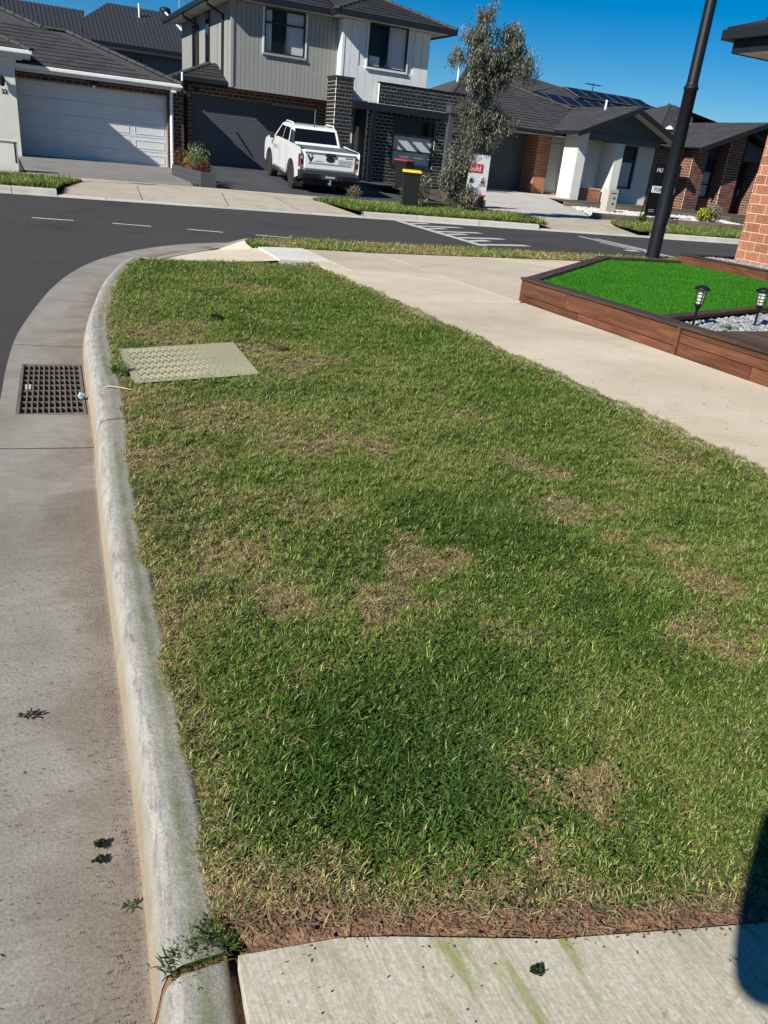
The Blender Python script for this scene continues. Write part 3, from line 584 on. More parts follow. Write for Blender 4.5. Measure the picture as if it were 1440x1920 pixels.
tag(MB().tube([(tw[0][0], tw[0][1], .085), (tw[1][0], tw[1][1], .139), (tw[2][0], tw[2][1], .147), (tw[3][0], tw[3][1], .155)], [.003, .004, .004, .002], 5).build('twig', 'twig'), 'pale dry twig lying across the kerb beside the grate', 'twig')
# pit cover with its moulded wave pattern
PC = [Vector((.505, 3.79)), Vector((1.165, 3.90)), Vector((1.205, 4.62)), Vector((.515, 4.47))]
NX, NY = 170, 110; V = []; Fc = []
for j in range(NY+1):
    for i in range(NX+1):
        u, v = i/NX, j/NY; p = PC[0]*(1-u)*(1-v)+PC[1]*u*(1-v)+PC[2]*u*v+PC[3]*(1-u)*v
        x, y = u*.68, v*.72; h = 0
        if .06 < u < .965 and .04 < v < .96:
            wear = np.clip((.52-x)/.30, 0, 1)*.8+.12
            ph = (x+.016*math.sin(y*2*math.pi/.11))*2*math.pi/.036; h = -.009*wear*max(0, math.cos(ph))**4
        V.append((p.x, p.y, .153+h+.003*(vnoise(np.array([x*9]), np.array([y*9]), 3)[0]-.5)))
for j in range(NY):
    for i in range(NX): a = j*(NX+1)+i; Fc.append((a, a+1, a+NX+2, a+NX+1))
pc = thing('pit_cover', 'square mossy concrete pit cover with wavy grooves set in the lawn', 'pit cover', (.85, 4.2, .1))
me = MB().add(V, Fc); me.build('top', 'cover_concrete', pc, smooth=True)
MB().prism([(p.x, p.y, .06) for p in PC], (0, 0, .078)).build('slab', 'cover_concrete', pc)
# timber garden bed
BED = thing('timber_garden_bed', 'red-brown timber edging round the artificial turf bed beside the footpath', 'garden bed', (4.4, 6.2, .16))
ZT = .375
def board(nm, p, q, z0, z1, th, m='merbau_front', side=1, par=BED, bevel=.004):
    p, q = Vector(p), Vector(q); d = (q-p); L = d.length; 
    mb = MB().box(0, th, -L/2, L/2, (z0-z1)/2, (z1-z0)/2); o = mb.build(nm, m, None, bevel=bevel); o.parent = par; g = ORG[par.name]
    c = (p+q)/2; o.location = (c.x-g[0], c.y-g[1], (z0+z1)/2-g[2]); o.rotation_euler = (0, 0, math.atan2(-d.x, d.y)); return o
A_, B_, C_, D_ = (4.37, 4.18), (4.37, 6.22), (7.03, 8.40), (8.42, 8.40)
def run(p, q, lens, z0, z1, th, m, nm='board', gap=.003, par=BED):
    p, q = Vector(p), Vector(q); d = (q-p).normalized(); L = (q-p).length; x = 0
    for k in lens:
        e = min(L, x+k); 
        if e-x > .02: board(nm, p+d*(x+gap), p+d*(e-gap), z0, z1, th, m, par=par)
        x = e
        if x >= L: break
run((4.37, 2.2), (4.37, 4.165), [1.3, 2], .152, .245, .03, 'merbau_front'); run((4.37, 2.2), (4.37, 4.165), [.7, 1.8], .249, ZT-.065, .03, 'merbau_front'); run((4.372, 2.2), (4.372, 4.165), [1.1, 1.8], ZT-.062, ZT-.024, .028, 'merbau_front')
run((4.37, 4.195), (4.37, 6.24), [1.15, 2], .152, .215, .03, 'merbau_front'); run((4.37, 4.195), (4.37, 6.24), [1.35, 1], .219, ZT-.024, .03, 'merbau_front')
board('joint_strip', (4.352, 4.166), (4.352, 4.194), .155, ZT-.02, .03, 'merbau_front')
run((4.385, 6.24), (7.03, 8.41), [1.8, 2], .152, ZT-.024, .03, 'merbau_front'); run((7.03, 8.41), (8.42, 8.41), [3], .152, ZT-.024, .03, 'merbau_front')
run((4.355, 2.2), (4.355, 6.245), [1.45, 1.55, 2], ZT-.022, ZT, .135, 'merbau_cap', 'cap')
run((4.40, 6.23), (7.04, 8.40), [1.9, 2], ZT-.021, ZT+.001, .125, 'merbau_cap', 'cap'); run((7.0, 8.42), (8.40, 8.42), [3], ZT-.020, ZT+.002, .11, 'merbau_cap', 'cap')
run((6.9, 5.16), (4.48, 4.42), [2.6], ZT-.03, ZT+.004, .09, 'merbau_cap', 'cap'); run((9.0, 5.8), (6.9, 5.16), [2.6], ZT-.03, ZT+.004, .09, 'merbau_cap', 'cap')
run((8.42, 5.3), (8.40, 8.40), [1.6, 2], ZT-.04, .452, .03, 'merbau_front'); run((8.41, 5.3), (8.39, 8.42), [1.9, 2], .453, .472, .11, 'merbau_cap', 'cap')
run((8.40, 8.40), (11.5, 8.45), [1.6, 2], .16, .452, .03, 'merbau_front'); run((8.45, 8.44), (11.5, 8.47), [1.9, 2], .453, .471, .09, 'merbau_cap', 'cap')
TURF = [(4.49, 4.52), (4.50, 6.17), (7.07, 8.28), (8.39, 8.28), (8.41, 5.66), (6.85, 5.24)]
sheet('turf_bed_base', TURF, .342, 'turf_base')
N = 320000; x = RNG.uniform(4.45, 8.45, N); y = RNG.uniform(4.4, 8.4, N); k = inpoly(x, y, TURF) & (RNG.random(N) < np.clip((6.0/np.hypot(x, y))**1.0, 0, 1)); x, y = x[k], y[k]; N = len(x)
g = .65+.7*RNG.random(N); col = np.stack([.042*g, .205*g, .012*g], 1)*(.8+.4*fbm(x*3, y*3, 8))[:, None]; lt_ = RNG.random(N) < .08; col[lt_] = (.085, .20, .035)
o = blades1('artificial_turf', np.stack([x, y, np.full(N, .342)], 1), RNG.uniform(.014, .026, N), RNG.uniform(.003, .006, N), RNG.uniform(0, 6.28, N)*.5+1.0+RNG.normal(0, .9, N), RNG.uniform(.2, .9, N), col); tag(o, 'bright green artificial turf inside the timber bed', 'artificial turf')
# deck boards
dk = thing('deck', 'dark weathered timber deck beside the pebbles at the right edge', 'deck', (5, 3.5, .35))
for i in range(26):
    x0 = 4.495+i*.094; bx('deck_board', dk, 'deck_board', x0, x0+.089, 1.9, 3.99, ZT-.022, ZT-.002+random.uniform(-.001, .001), .003)
sheet('pebble_bed_base', [(4.48, 4.0), (9.1, 4.0), (9.1, 5.75), (6.9, 5.1), (4.48, 4.40)], .330, 'soil'); sheet('pebble_bed_base', [(8.44, 5.0), (9.6, 5.0), (9.6, 8.40), (8.44, 8.40)], .425, 'soil')
# pebbles (deformed stones, one mesh per bed)
def pebbles(name, poly, z, n, r0, r1, m, label):
    base = []
    for q in range(4):
        bm = bmesh.new(); bmesh.ops.create_icosphere(bm, subdivisions=1, radius=1)
        for v in bm.verts: v.co = Vector((v.co.x*random.uniform(.75, 1.2), v.co.y*random.uniform(.7, 1.1), v.co.z*random.uniform(.5, .8)))
        base.append((np.array([v.co[:] for v in bm.verts]), [[v.index for v in f.verts] for f in bm.faces])); bm.free()
    mb = MB(); xs_ = [p[0] for p in poly]; ys_ = [p[1] for p in poly]; x = RNG.uniform(min(xs_), max(xs_), n*4); y = RNG.uniform(min(ys_), max(ys_), n*4); k = inpoly(x, y, poly)
    for px, py in list(zip(x[k], y[k]))[:n]:
        V, Fs = random.choice(base); a = random.uniform(0, 6.28); r = random.uniform(r0, r1); ca, sa = math.cos(a), math.sin(a); t = random.random(); zz = z+random.uniform(-.2, .6)*r
        mb.add([(px+(v[0]*ca-v[1]*sa)*r, py+(v[0]*sa+v[1]*ca)*r, zz+v[2]*r) for v in V], Fs, 0, t)
    return tag(mb.build(name, m, kind='stuff'), label, 'pebbles')
pebbles('pebbles', [(4.49, 4.01), (7.5, 4.01), (7.5, 5.28), (6.9, 5.08), (4.49, 4.36)], .338, 4200, .010, .020, 'pebble_grey', 'grey pebbles between the turf edging and the deck')
pebbles('pebbles', [(8.52, 6.2), (9.2, 6.2), (9.2, 8.36), (8.52, 8.36)], .432, 2600, .010, .020, 'pebble_grey', 'grey pebbles at the foot of the orange brick wall')
# bollard lights
def bollard(loc, label, tilt):
    t = thing('solar_bollard_light', label, 'garden light', loc, tilt, 'solar garden lights in the pebbles', local=True)
    MB().lathe([(.004, -.06), (.011, 0), (.011, .145), (.014, .15), (.030, .19), (.033, .198)], 14).build('stake', 'lamp_paint', t, smooth=True)
    MB().lathe([(.026, .198), (.029, .205), (.035, .31), (.034, .315)], 16).build('lens', 'frost', t, smooth=True)
    MB().lathe([(.036, .312), (.066, .315), (.068, .322), (.050, .340), (.020, .352), (.003, .354)], 20).build('cap', 'lamp_paint', t, smooth=True)
    cg = MB()
    for z, r in ((.225, .036), (.252, .0385), (.282, .041)):
        cg.tube([(r*math.cos(a*math.pi/8), r*math.sin(a*math.pi/8), z) for a in range(17)], .0022, 5, caps=False)
    cg.build('ring', 'lamp_paint', t)
    for k in range(6):
        a = k*math.pi/3; MB().tube([(.034*math.cos(a), .034*math.sin(a), .196), (.041*math.cos(a), .041*math.sin(a), .27), (.043*math.cos(a), .043*math.sin(a), .316)], .0025, 5).build('rib', 'lamp_paint', t)
    t.scale = (.86, .86, .86); return t
bollard((4.60, 4.29, .335), 'left solar garden light with domed cap in the pebbles', (0, R(1), 0)); bollard((5.24, 4.28, .335), 'right solar garden light in the pebbles, leaning a little', (R(-3), R(5), R(20)))
# weed in the pebbles
def tuft(name, loc, n, L, col, label, spread=.05, lean=(.2, 1.2), w=.004, cat='weed', m='grass_blades', group=None):
    r = np.abs(RNG.normal(0, spread, n)); a = RNG.uniform(0, 6.28, n); c = np.array(col)[None]*(.6+.8*RNG.random((n, 1)))*(1+.15*RNG.normal(size=(n, 3)))
    o = blades(name, np.stack([loc[0]+r*np.cos(a), loc[1]+r*np.sin(a), np.full(n, loc[2])], 1), RNG.uniform(.5, 1, n)*L, np.full(n, w), a+RNG.normal(0, .6, n), RNG.uniform(*lean, n), np.clip(c, .005, 1), m, kind=None); return tag(o, label, cat, group)
tuft('weed', (4.86, 4.20, .345), 90, .05, (.10, .17, .04), 'small green weed growing among the pebbles', .045, (.4, 1.3), .006)
# lamp posts
def lamp(loc, label, rz=0):
    t = thing('street_lamp', label, 'street lamp', loc, (0, 0, rz), 'street lamps', local=True)
    MB().lathe([(.115, -.1), (.112, .0), (.104, 1.0), (.098, 2.52), (.112, 2.53), (.112, 2.56), (.099, 2.57), (.085, 2.62), (.078, 6.2), (.05, 6.9)], 24).build('pole', 'lamp_paint', t, smooth=True)
    MB().box(-.05, .05, -.118, -.095, .55, 1.0).build('hatch', 'lamp_paint', t, bevel=.004)
    MB().tube([(0, 0, 6.8), (0, .25, 7.05), (0, .9, 7.15)], [.045, .04, .035], 10).build('arm', 'lamp_paint', t)
    MB().prism([(0, .75, 7.12), (.16, 1.05, 7.12), (.12, 1.5, 7.12), (-.12, 1.5, 7.12), (-.16, 1.05, 7.12)], (0, 0, .1)).build('lamp_head', 'lamp_paint', t, bevel=.02)
    return t
lamp((9.88, 10.45, .16), 'black street lamp post standing behind the turf bed', 0)
MB().box(10.10, 10.16, 10.325, 10.335, 1.03, 1.10)
lamp((-7.2, 16.2, .02), 'black street lamp out of view across the side road', R(-60))
# ================================================================== NEAR LAWN
def grass_field(name, poly, n, dens_ref, exp, Lr, Wr, label, z=.137, dry=(), lush=(), base_dry=0.0, seed=1, edge=None, cat='grass', holes=(), zfun=None, fmax=2.2):
    xs_ = [p[0] for p in poly]; ys_ = [p[1] for p in poly]
    x = RNG.uniform(min(xs_)-.02, max(xs_)+.02, n); y = RNG.uniform(min(ys_)-.02, max(ys_)+.02, n); d = np.hypot(np.hypot(x, y), 1.1)
    k = inpoly(x, y, poly) & (RNG.random(n) < np.clip((dens_ref/d)**exp, 0, 1))
    for h in holes: k &= ~inpoly(x, y, h)
    x, y, d = x[k], y[k], d[k]; n = len(x); f = np.clip((d/dens_ref)**.55, 1, fmax)
    D = np.zeros(n)+base_dry; Lh = np.zeros(n)
    wx, wy = x+.26*(fbm(x*9, y*9, 71)-.5), y+.26*(fbm(x*9+9, y*9, 72)-.5)
    for cx, cy, r, w in dry: D += w*1.15*np.exp(-(((wx-cx)**2+(wy-cy)**2)/(r*r*.6))**2.0)
    for cx, cy, r, w in lush: Lh += w*np.exp(-((x-cx)**2+(y-cy)**2)/(r*r))
    n1 = fbm(x*1.4, y*1.4, seed); n2 = fbm(x*5, y*5, seed+9); n3 = fbm(x*16, y*16, seed+20); n4 = fbm(x*42, y*42, seed+33, 2)
    if edge is not None: D += edge(x, y)
    D = D*(.35+1.3*n2)+.42*np.clip(n1-.52, 0, 1)+.75*np.clip(n3-.60, 0, 1)+.9*np.clip(n2-.62, 0, 1); Lh = Lh*(.5+n2)+1.3*np.clip(.45-n1, 0, 1)
    pd = np.clip(.08+D*.95-Lh*.30+.40*np.clip(n2-.46, 0, 1), .03, .88); dead = RNG.random(n) < pd
    g = np.clip(.5+.9*(n2-.5)+RNG.normal(0, .28, n)+.30*D-.38*Lh, 0, 1)[:, None]
    col = np.array([[.038, .092, .012]])*(1-g)+np.array([[.200, .280, .052]])*g
    hi = RNG.random(n) < .13*(1-.6*Lh.clip(0, 1)); col[hi] = np.array([.38, .42, .15])
    dc = RNG.random((n, 1))**1.2; dcol = np.array([[.16, .110, .050]])*(1-dc)+np.array([[.68, .54, .27]])*dc
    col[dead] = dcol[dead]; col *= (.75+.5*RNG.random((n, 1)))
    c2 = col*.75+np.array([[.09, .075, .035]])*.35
    L = RNG.uniform(Lr[0], Lr[1], n)*(1+.45*Lh.clip(0, 1)-.45*np.clip(D, 0, 1))*f**.4; L *= .45+1.15*n4; Wd = RNG.uniform(Wr[0], Wr[1], n)*f*(1+.2*Lh.clip(0, 1))
    Wd = np.where(dead, Wd*.62, Wd); L = np.where(dead, L*RNG.uniform(.7, 1.7, n), L)
    lean = np.clip(RNG.normal(.85, .38, n), .05, 1.5); lean[dead] = RNG.uniform(.7, 1.5, dead.sum())
    az = RNG.uniform(0, 6.283, n)
    zz = (zfun(x, y) if zfun else z)+.014*(n1-.5)+.012*(n3-.5)+(.018*(n4-.5)+RNG.uniform(0, .006, n))*np.clip(f, 1, 1.6)
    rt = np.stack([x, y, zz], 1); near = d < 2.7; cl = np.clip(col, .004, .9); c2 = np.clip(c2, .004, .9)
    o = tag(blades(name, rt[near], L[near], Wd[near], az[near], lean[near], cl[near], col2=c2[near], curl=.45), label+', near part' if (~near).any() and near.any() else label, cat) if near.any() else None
    f_ = ~near
    if f_.any(): blades1(name, rt[f_], L[f_], Wd[f_]*1.25, az[f_], lean[f_]+.15, cl[f_]); tag(bpy.context.scene.objects[LAST[0]], (label+', far part') if near.any() else label, cat)
    print('GRASS', name, near.sum(), f_.sum())
DRY = [(.55, 3.6, .35, .35), (.45, 2.4, .3, .4), (.40, 1.8, .25, .35), (.6, 5.0, .3, .3), (1.0, 3.0, .4, .3), (1.06, 1.8, .16, 1.3), (.89, 1.67, .12, 1.1), (.63, 1.69, .11, .95), (1.82, 2.01, .17, 1.0), (1.91, 2.43, .15, .9), (1.9, 1.73, .10, .8), (1.89, 1.48, .10, .7), (1.21, 2.84, .14, .8), (1.34, 2.76, .12, .7), (1.91, 6.61, .3, .55), (.50, 2.78, .24, .8), (.62, 3.2, .22, .7), (1.39, 3.98, .20, 1.1), (1.30, 4.45, .22, .9), (1.55, 4.2, .2, .6), (.49, 2.09, .13, .6), (.96, .87, .10, .9), (.38, .86, .14, .5), (.30, .81, .1, .45), (.77, .68, .09, .6), (.62, .70, .08, .4), (1.67, 1.23, .16, .6), (2.62, 2.4, .25, .6), (.85, 3.35, .2, .5), (.95, 5.1, .35, .35), (.8, 4.75, .25, .6), (2.0, 3.1, .2, .35), (1.1, 1.35, .1, .4), (.55, 1.35, .10, .4), (.8, 2.3, .2, .4)]
LUSH = [(.62, 1.11, .28, 1.0), (.51, 1.05, .16, .7), (1.47, 1.42, .22, .7), (1.47, 1.85, .20, .6), (1.32, 2.1, .25, .7), (2.16, 6.9, .4, .7), (.96, 1.29, .18, .4), (.72, .93, .14, .6), (2.39, 6.05, .5, .5), (1.5, 5.4, .5, .4), (2.5, 3.6, .4, .6), (2.6, 4.8, .4, .6), (1.4, 7.6, .4, .6), (1.0, 6.9, .3, .4)]
def edge_dry(x, y):
    e = .55*np.exp(-np.clip(2.99-x, 0, 9)/.07)+.75*np.exp(-np.clip(y-(.86-.35*np.clip(x-.2, 0, 2)), 0, 9)/.05)
    kx = np.interp(y, KC[KC[:, 1] < 8.2][:, 0+1], KC[KC[:, 1] < 8.2][:, 0])+.15
    return e+.4*np.exp(-np.clip(x-kx, 0, 9)/.035)
COVER = [(p.x, p.y) for p in PC]
LBx = [tuple(kpt(s, (.138*kwid(s)+.010*math.sin(s*9)+.008*math.sin(s*23+1)))) for s in np.linspace(s_at_y(.84), s_at_y(8.05), 240)]
LPOLY = LBx+[(1.32, 8.13), (2.0, 8.15), (3.05, 8.18)]+[(3.0+.022*math.sin(y*7)+.018*math.sin(y*19), y) for y in np.linspace(8.1, .2, 80)]+[(2.9, .07)]+[(x_, float(np.interp(x_, [.25, .30, .45, .57, .79, 1.0, 1.6, 2.9], [.815, .805, .742, .693, .622, .548, .41, .06]))+.010*math.sin(x_*61)+.008*math.sin(x_*137+1)) for x_ in np.linspace(2.85, .25, 160)]
grass_field('lawn_grass', LPOLY, NLAWN, 1.75, 1.25, (.008, .0205), (.0012, .0024), 'patchy green and straw-brown mown lawn of the near nature strip', dry=DRY, lush=LUSH, base_dry=.05, edge=edge_dry, holes=[COVER], zfun=lambda x, y: .138+.020*np.clip((x-2.72)/.22, 0, 1))
# far strips of grass
STRIP = [(2.66, 9.47), (4.2, 9.42), (6.0, 9.58), (8, 9.68), (22, 9.70), (22, 10.66), (10, 10.62), (6, 10.58), (4, 10.55), (3.1, 10.42), (2.75, 10.0)]
sheet('verge_soil', STRIP, .150, 'soil')
grass_field('verge_grass', STRIP, 260000, 9, 1.1, (.03, .06), (.006, .011), 'dry clipped grass strip between the footpath and the cross street', dry=[(5, 9.9, 1.2, .5), (8, 9.9, 1.5, .5), (3.2, 9.9, .5, .4)], base_dry=.28, z=.152, seed=5)
def fz(x, y): return np.interp(y, [17.4, 20, 22], [.128, .15, .16])
FAR = [('verge_grass', [(-6, 17.46), (1.0, 17.46), (1.2, 18.6), (1.7, 20.12), (-6, 20.12)], 110000, 'olive grass verge by the driveway of the house with the white garage door'),
       ('verge_grass', [(7.42, 17.46), (12.75, 17.46), (12.95, 18.5), (13.3, 20.1), (9.6, 20.12), (7.2, 19.9), (7.35, 19.0)], 170000, 'bright green grass verge under the young gum tree'),
       ('verge_grass', [(15.85, 17.46), (24, 17.46), (24, 20.1), (17.0, 20.1), (16.35, 19.0)], 150000, 'green grass verge in front of the sleeper retaining wall')]
for nm, poly, n, lab in FAR:
    q = MB().add([(x, y, float(np.interp(y, [17.4, 20, 22], [.124, .146, .156]))) for x, y in poly], [tuple(range(len(poly)))]).build('verge_soil', 'soil'); q['kind'] = 'structure'
    grass_field(nm, poly, n, 14, .8, (.06, .13), (.010, .018), lab, base_dry=.08, seed=int(n/7), zfun=fz)
# litter: clippings on the gutter and kerb (nobody could count them)
def clippings():
    n = 2000; s = RNG.uniform(s_at_y(.75), s_at_y(6.5), n); s = np.where(RNG.random(n) < .6, RNG.uniform(s_at_y(.75), s_at_y(2.3), n), s); q = -.40*RNG.random(n)**1.1+.0; q = np.where(RNG.random(n) < .38, -np.abs(RNG.normal(0, .045, n))-.005, q)
    onk = RNG.random(n) < .12; q = np.where(onk, RNG.uniform(.085, .155, n), q)
    P = np.array([kpt(a, b) for a, b in zip(s, q)]); ok = ~((s > gs0-.02) & (s < gs1+.02) & (q < 0)); P = P[ok]; qk = q[ok]; n = len(P)
    z = np.where(qk > 0, .1355, .0085+np.clip(-qk-.2, 0, 1)*.03); c = RNG.random((n, 1)); col = np.array([[.035, .022, .013]])*(1-c)+np.array([[.16, .105, .055]])*c; gsel = RNG.random(n) < .22; col[gsel] = np.array([.04, .065, .02])
    o = blades('grass_clippings', np.stack([P[:, 0], P[:, 1], z], 1), RNG.uniform(.002, .006, n)*np.where(RNG.random(n) < .08, 2.4, 1), RNG.uniform(.0008, .0022, n), RNG.uniform(0, 6.28, n), RNG.uniform(1.50, 1.57, n), col, curl=.02); tag(o, 'brown grass clippings and leaf bits scattered in the gutter', 'clippings')
    n = 150; x = RNG.uniform(.25, 2.6, n); y = np.array([float(np.interp(a, [.23, .45, .95, 2.9], [.77, .71, .52, -.02])) for a in x])-np.abs(RNG.normal(0, .12, n))-.01
    col = np.array([[.05, .05, .045]])*(.5+RNG.random((n, 1))*2)
    o = blades('crossover_litter', np.stack([x, y, np.full(n, .1515)], 1), RNG.uniform(.003, .008, n), RNG.uniform(.001, .003, n), RNG.uniform(0, 6.28, n), RNG.uniform(1.35, 1.55, n), col, curl=.1); tag(o, 'tiny dark leaf bits on the pale crossover slab', 'litter')
    n = 500; x = RNG.uniform(3.0, 4.34, n); y = RNG.uniform(1.5, 9, n); col = np.array([[.09, .065, .04]])*(.5+RNG.random((n, 1)))
    o = blades('footpath_litter', np.stack([x, y, np.full(n, .162)], 1), RNG.uniform(.006, .02, n), RNG.uniform(.002, .006, n), RNG.uniform(0, 6.28, n), RNG.uniform(1.35, 1.55, n), col, curl=.1); tag(o, 'scattered brown leaf bits on the footpath', 'litter')
clippings()
def clover():
    n = 9000; q = [(.62, 1.11, .22), (1.47, 1.45, .2), (1.4, 2.0, .25), (.75, .95, .12), (1.0, 1.3, .15), (2.2, 2.6, .4)]; k = RNG.integers(0, len(q), n); Q = np.array(q)[k]
    x = Q[:, 0]+RNG.normal(0, 1, n)*Q[:, 2]; y = Q[:, 1]+RNG.normal(0, 1, n)*Q[:, 2]; ok = inpoly(x, y, LPOLY); x, y = x[ok], y[ok]; n = len(x); g = RNG.random((n, 1))
    tag(blades('clover_leaves', np.stack([x, y, .142+RNG.uniform(.004, .016, n)], 1), RNG.uniform(.005, .010, n), RNG.uniform(.004, .007, n), RNG.uniform(0, 6.28, n), RNG.uniform(.9, 1.55, n), np.array([[.035, .075, .018]])*(1-g)+np.array([[.085, .15, .04]])*g, curl=.2), 'dark clover leaves spread through the lush part of the lawn', 'clover')
    n = 800; x = RNG.uniform(.3, 2.9, n); y = RNG.uniform(.6, 4.5, n)**1.0; ok = inpoly(x, y, LPOLY); x, y = x[ok], y[ok]; n = len(x); g = RNG.random((n, 1))
    tag(blades('dry_runners', np.stack([x, y, .150+RNG.uniform(0, .010, n)], 1), RNG.uniform(.015, .04, n), RNG.uniform(.001, .0018, n), RNG.uniform(0, 6.28, n), RNG.uniform(1.3, 1.6, n), np.array([[.14, .10, .055]])*(1-g)+np.array([[.48, .38, .21]])*g, curl=.15), 'pale dry grass runners lying over the lawn', 'dry grass')
    n = 700; x = RNG.normal(1.5, 2.2, n); y = 12.4+np.abs(RNG.normal(0, 1.4, n)); g = RNG.random((n, 1)); ok = y < 17; x, y, g = x[ok], y[ok], g[ok]; n = len(x)
    tag(blades('road_litter', np.stack([x, y, np.full(n, .006)], 1), RNG.uniform(.015, .05, n), RNG.uniform(.008, .02, n), RNG.uniform(0, 6.28, n), RNG.uniform(1.5, 1.57, n), np.array([[.10, .10, .03]])*(1-g)+np.array([[.32, .29, .14]])*g, curl=.02), 'yellowish leaf bits scattered over the asphalt', 'litter')
clover()
_e = lambda x_: float(np.interp(x_, [.2, .37, .44, .69, .95, 1.6, 2.9], [.79, .742, .715, .605, .53, .35, -.01]))
cr = MB(); bm_ = bmesh.new(); bmesh.ops.create_icosphere(bm_, subdivisions=1, radius=1); BV = [v.co.copy() for v in bm_.verts]; BF = [[v.index for v in f.verts] for f in bm_.faces]; bm_.free()
for k in range(2600):
    x_ = random.uniform(.2, 1.9); d_ = random.gauss(.028, .018); r_ = random.uniform(.0008, .0028)*(1.5 if random.random() < .1 else 1); zb = .1515 if d_ < 0 else .1425; jit = [random.uniform(.6, 1.3) for _ in range(3)]
    cr.add([(x_+v.x*r_*jit[0], _e(x_)+d_+v.y*r_*jit[1], zb+v.z*r_*.7*jit[2]) for v in BV], BF, 0, random.random())
tag(cr.build('soil_crumbs', 'dirt_edge', kind='stuff'), 'crumbs of brown soil along the edge of the crossover slab', 'soil')
n_ = 1400; xx = RNG.uniform(.22, 1.9, n_); yy = np.array([_e(q) for q in xx])+RNG.normal(.03, .02, n_); gg = RNG.random((n_, 1))
tag(blades('edge_straw', np.stack([xx, yy, np.full(n_, .145)+RNG.uniform(0, .006, n_)], 1), RNG.uniform(.010, .035, n_), RNG.uniform(.001, .0022, n_), RNG.uniform(0, 6.28, n_), RNG.uniform(1.1, 1.6, n_), np.array([[.09, .055, .03]])*(1-gg)+np.array([[.48, .37, .21]])*gg, curl=.2), 'dead straw fringe hanging over the bare soil at the slab edge', 'dry grass')
sheet('joint_soil', [tuple(kpt(s_at_y(y_), .075)) for y_ in (-3, -1, .3, .7, .9)]+[(.30, .90), (.42, .80), (.40, .70), (.25, .3), (.15, -1), (-.1, -3)], .108, 'dirt_edge')
js = s_at_y(.775); jv = []
for n_, z_ in PROF[3:-1]:
    for ds in (-.012, 0, .012): p_ = kpt(js+ds, max(n_, 0)*kwid(js)); jv.append((p_[0], p_[1], z_*kh(js+ds)-.007+random.uniform(-.002, .002)))
q_ = len(jv)//3; MB().add(jv, [(3*i+k, 3*i+k+1, 3*i+k+4, 3*i+k+3) for i in range(q_-1) for k in range(2)]).build('joint_filler', 'dirt_edge', kroot)
def lump(loc, r, label):
    n = 160; a = RNG.uniform(0, 6.28, n); q = .8*r*np.sqrt(RNG.random(n))*(.7+.5*np.sin(a*3+r*900)); col = np.array([[.030, .036, .014]])*(.4+1.2*RNG.random((n, 1)))
    tag(blades('moss_lump', np.stack([loc[0]+q*np.cos(a), loc[1]+q*np.sin(a)*.8, loc[2]+RNG.random(n)*r*.4], 1), RNG.uniform(.3, .6, n)*r, RNG.uniform(.2, .4, n)*r, RNG.uniform(0, 6.28, n), RNG.uniform(.2, 1.5, n), col, kind=None), label, 'moss')
def leafclump(loc, n, r, label, col=(.03, .045, .018)):
    return tuft('leaf_litter', loc, n, r*.8, col, label, r*.4, (.9, 1.5), r*.22, 'leaf litter')
leafclump((-.05, 1.58, .014), 26, .022, 'dark curled leaf on the gutter near the left edge'); lump((.055, 1.155, .010), .013, 'upper of two small moss lumps in the gutter'); lump((.05, 1.118, .010), .012, 'lower of two small moss lumps in the gutter')
leafclump((.09, 1.0, .012), 12, .02, 'green sprig lying in the gutter near the kerb', (.06, .09, .03)); leafclump((1.27, 5.30, .17), 60, .05, 'dark dead leaf clump lying on the far lawn', (.03, .03, .02)); leafclump((1.43, 4.44, .17), 40, .05, 'brown dried weed beside the pit cover', (.16, .11, .07))
lump((.63, .565, .151), .013, 'dark moss scrap on the pale crossover slab')
tuft('kerb_weed', tuple(kpt(s_at_y(1.30), .115))+(.134,), 36, .032, (.05, .09, .03), 'green grass tuft rooted in the kerb top', .008, (.5, 1.4), .0025)
tuft('kerb_weed', tuple(kpt(s_at_y(4.02), .165))+(.136,), 60, .08, (.05, .09, .025), 'leafy weed in the joint beside the pit cover', .02, (.4, 1.3), .010)
for k, (s_, n_) in enumerate(((.795, .05), (.80, .075), (.815, .10), (.83, .125))):
    p = kpt(s_at_y(s_), n_); tuft('joint_grass', (p[0], p[1], .112+.006*k), 520, .027, (.085, .12, .03), ['lowest grass tuft in the kerb joint at the driveway', 'second lowest grass tuft in the kerb joint at the driveway', 'third grass tuft up in the kerb joint at the driveway', 'topmost grass tuft in the kerb joint beside the lawn corner'][k], .015, (.15, 1.2), .0024, 'weed', group='grass in the kerb joint')
# ================================================================== HOUSES ACROSS THE STREET
TAN = .404
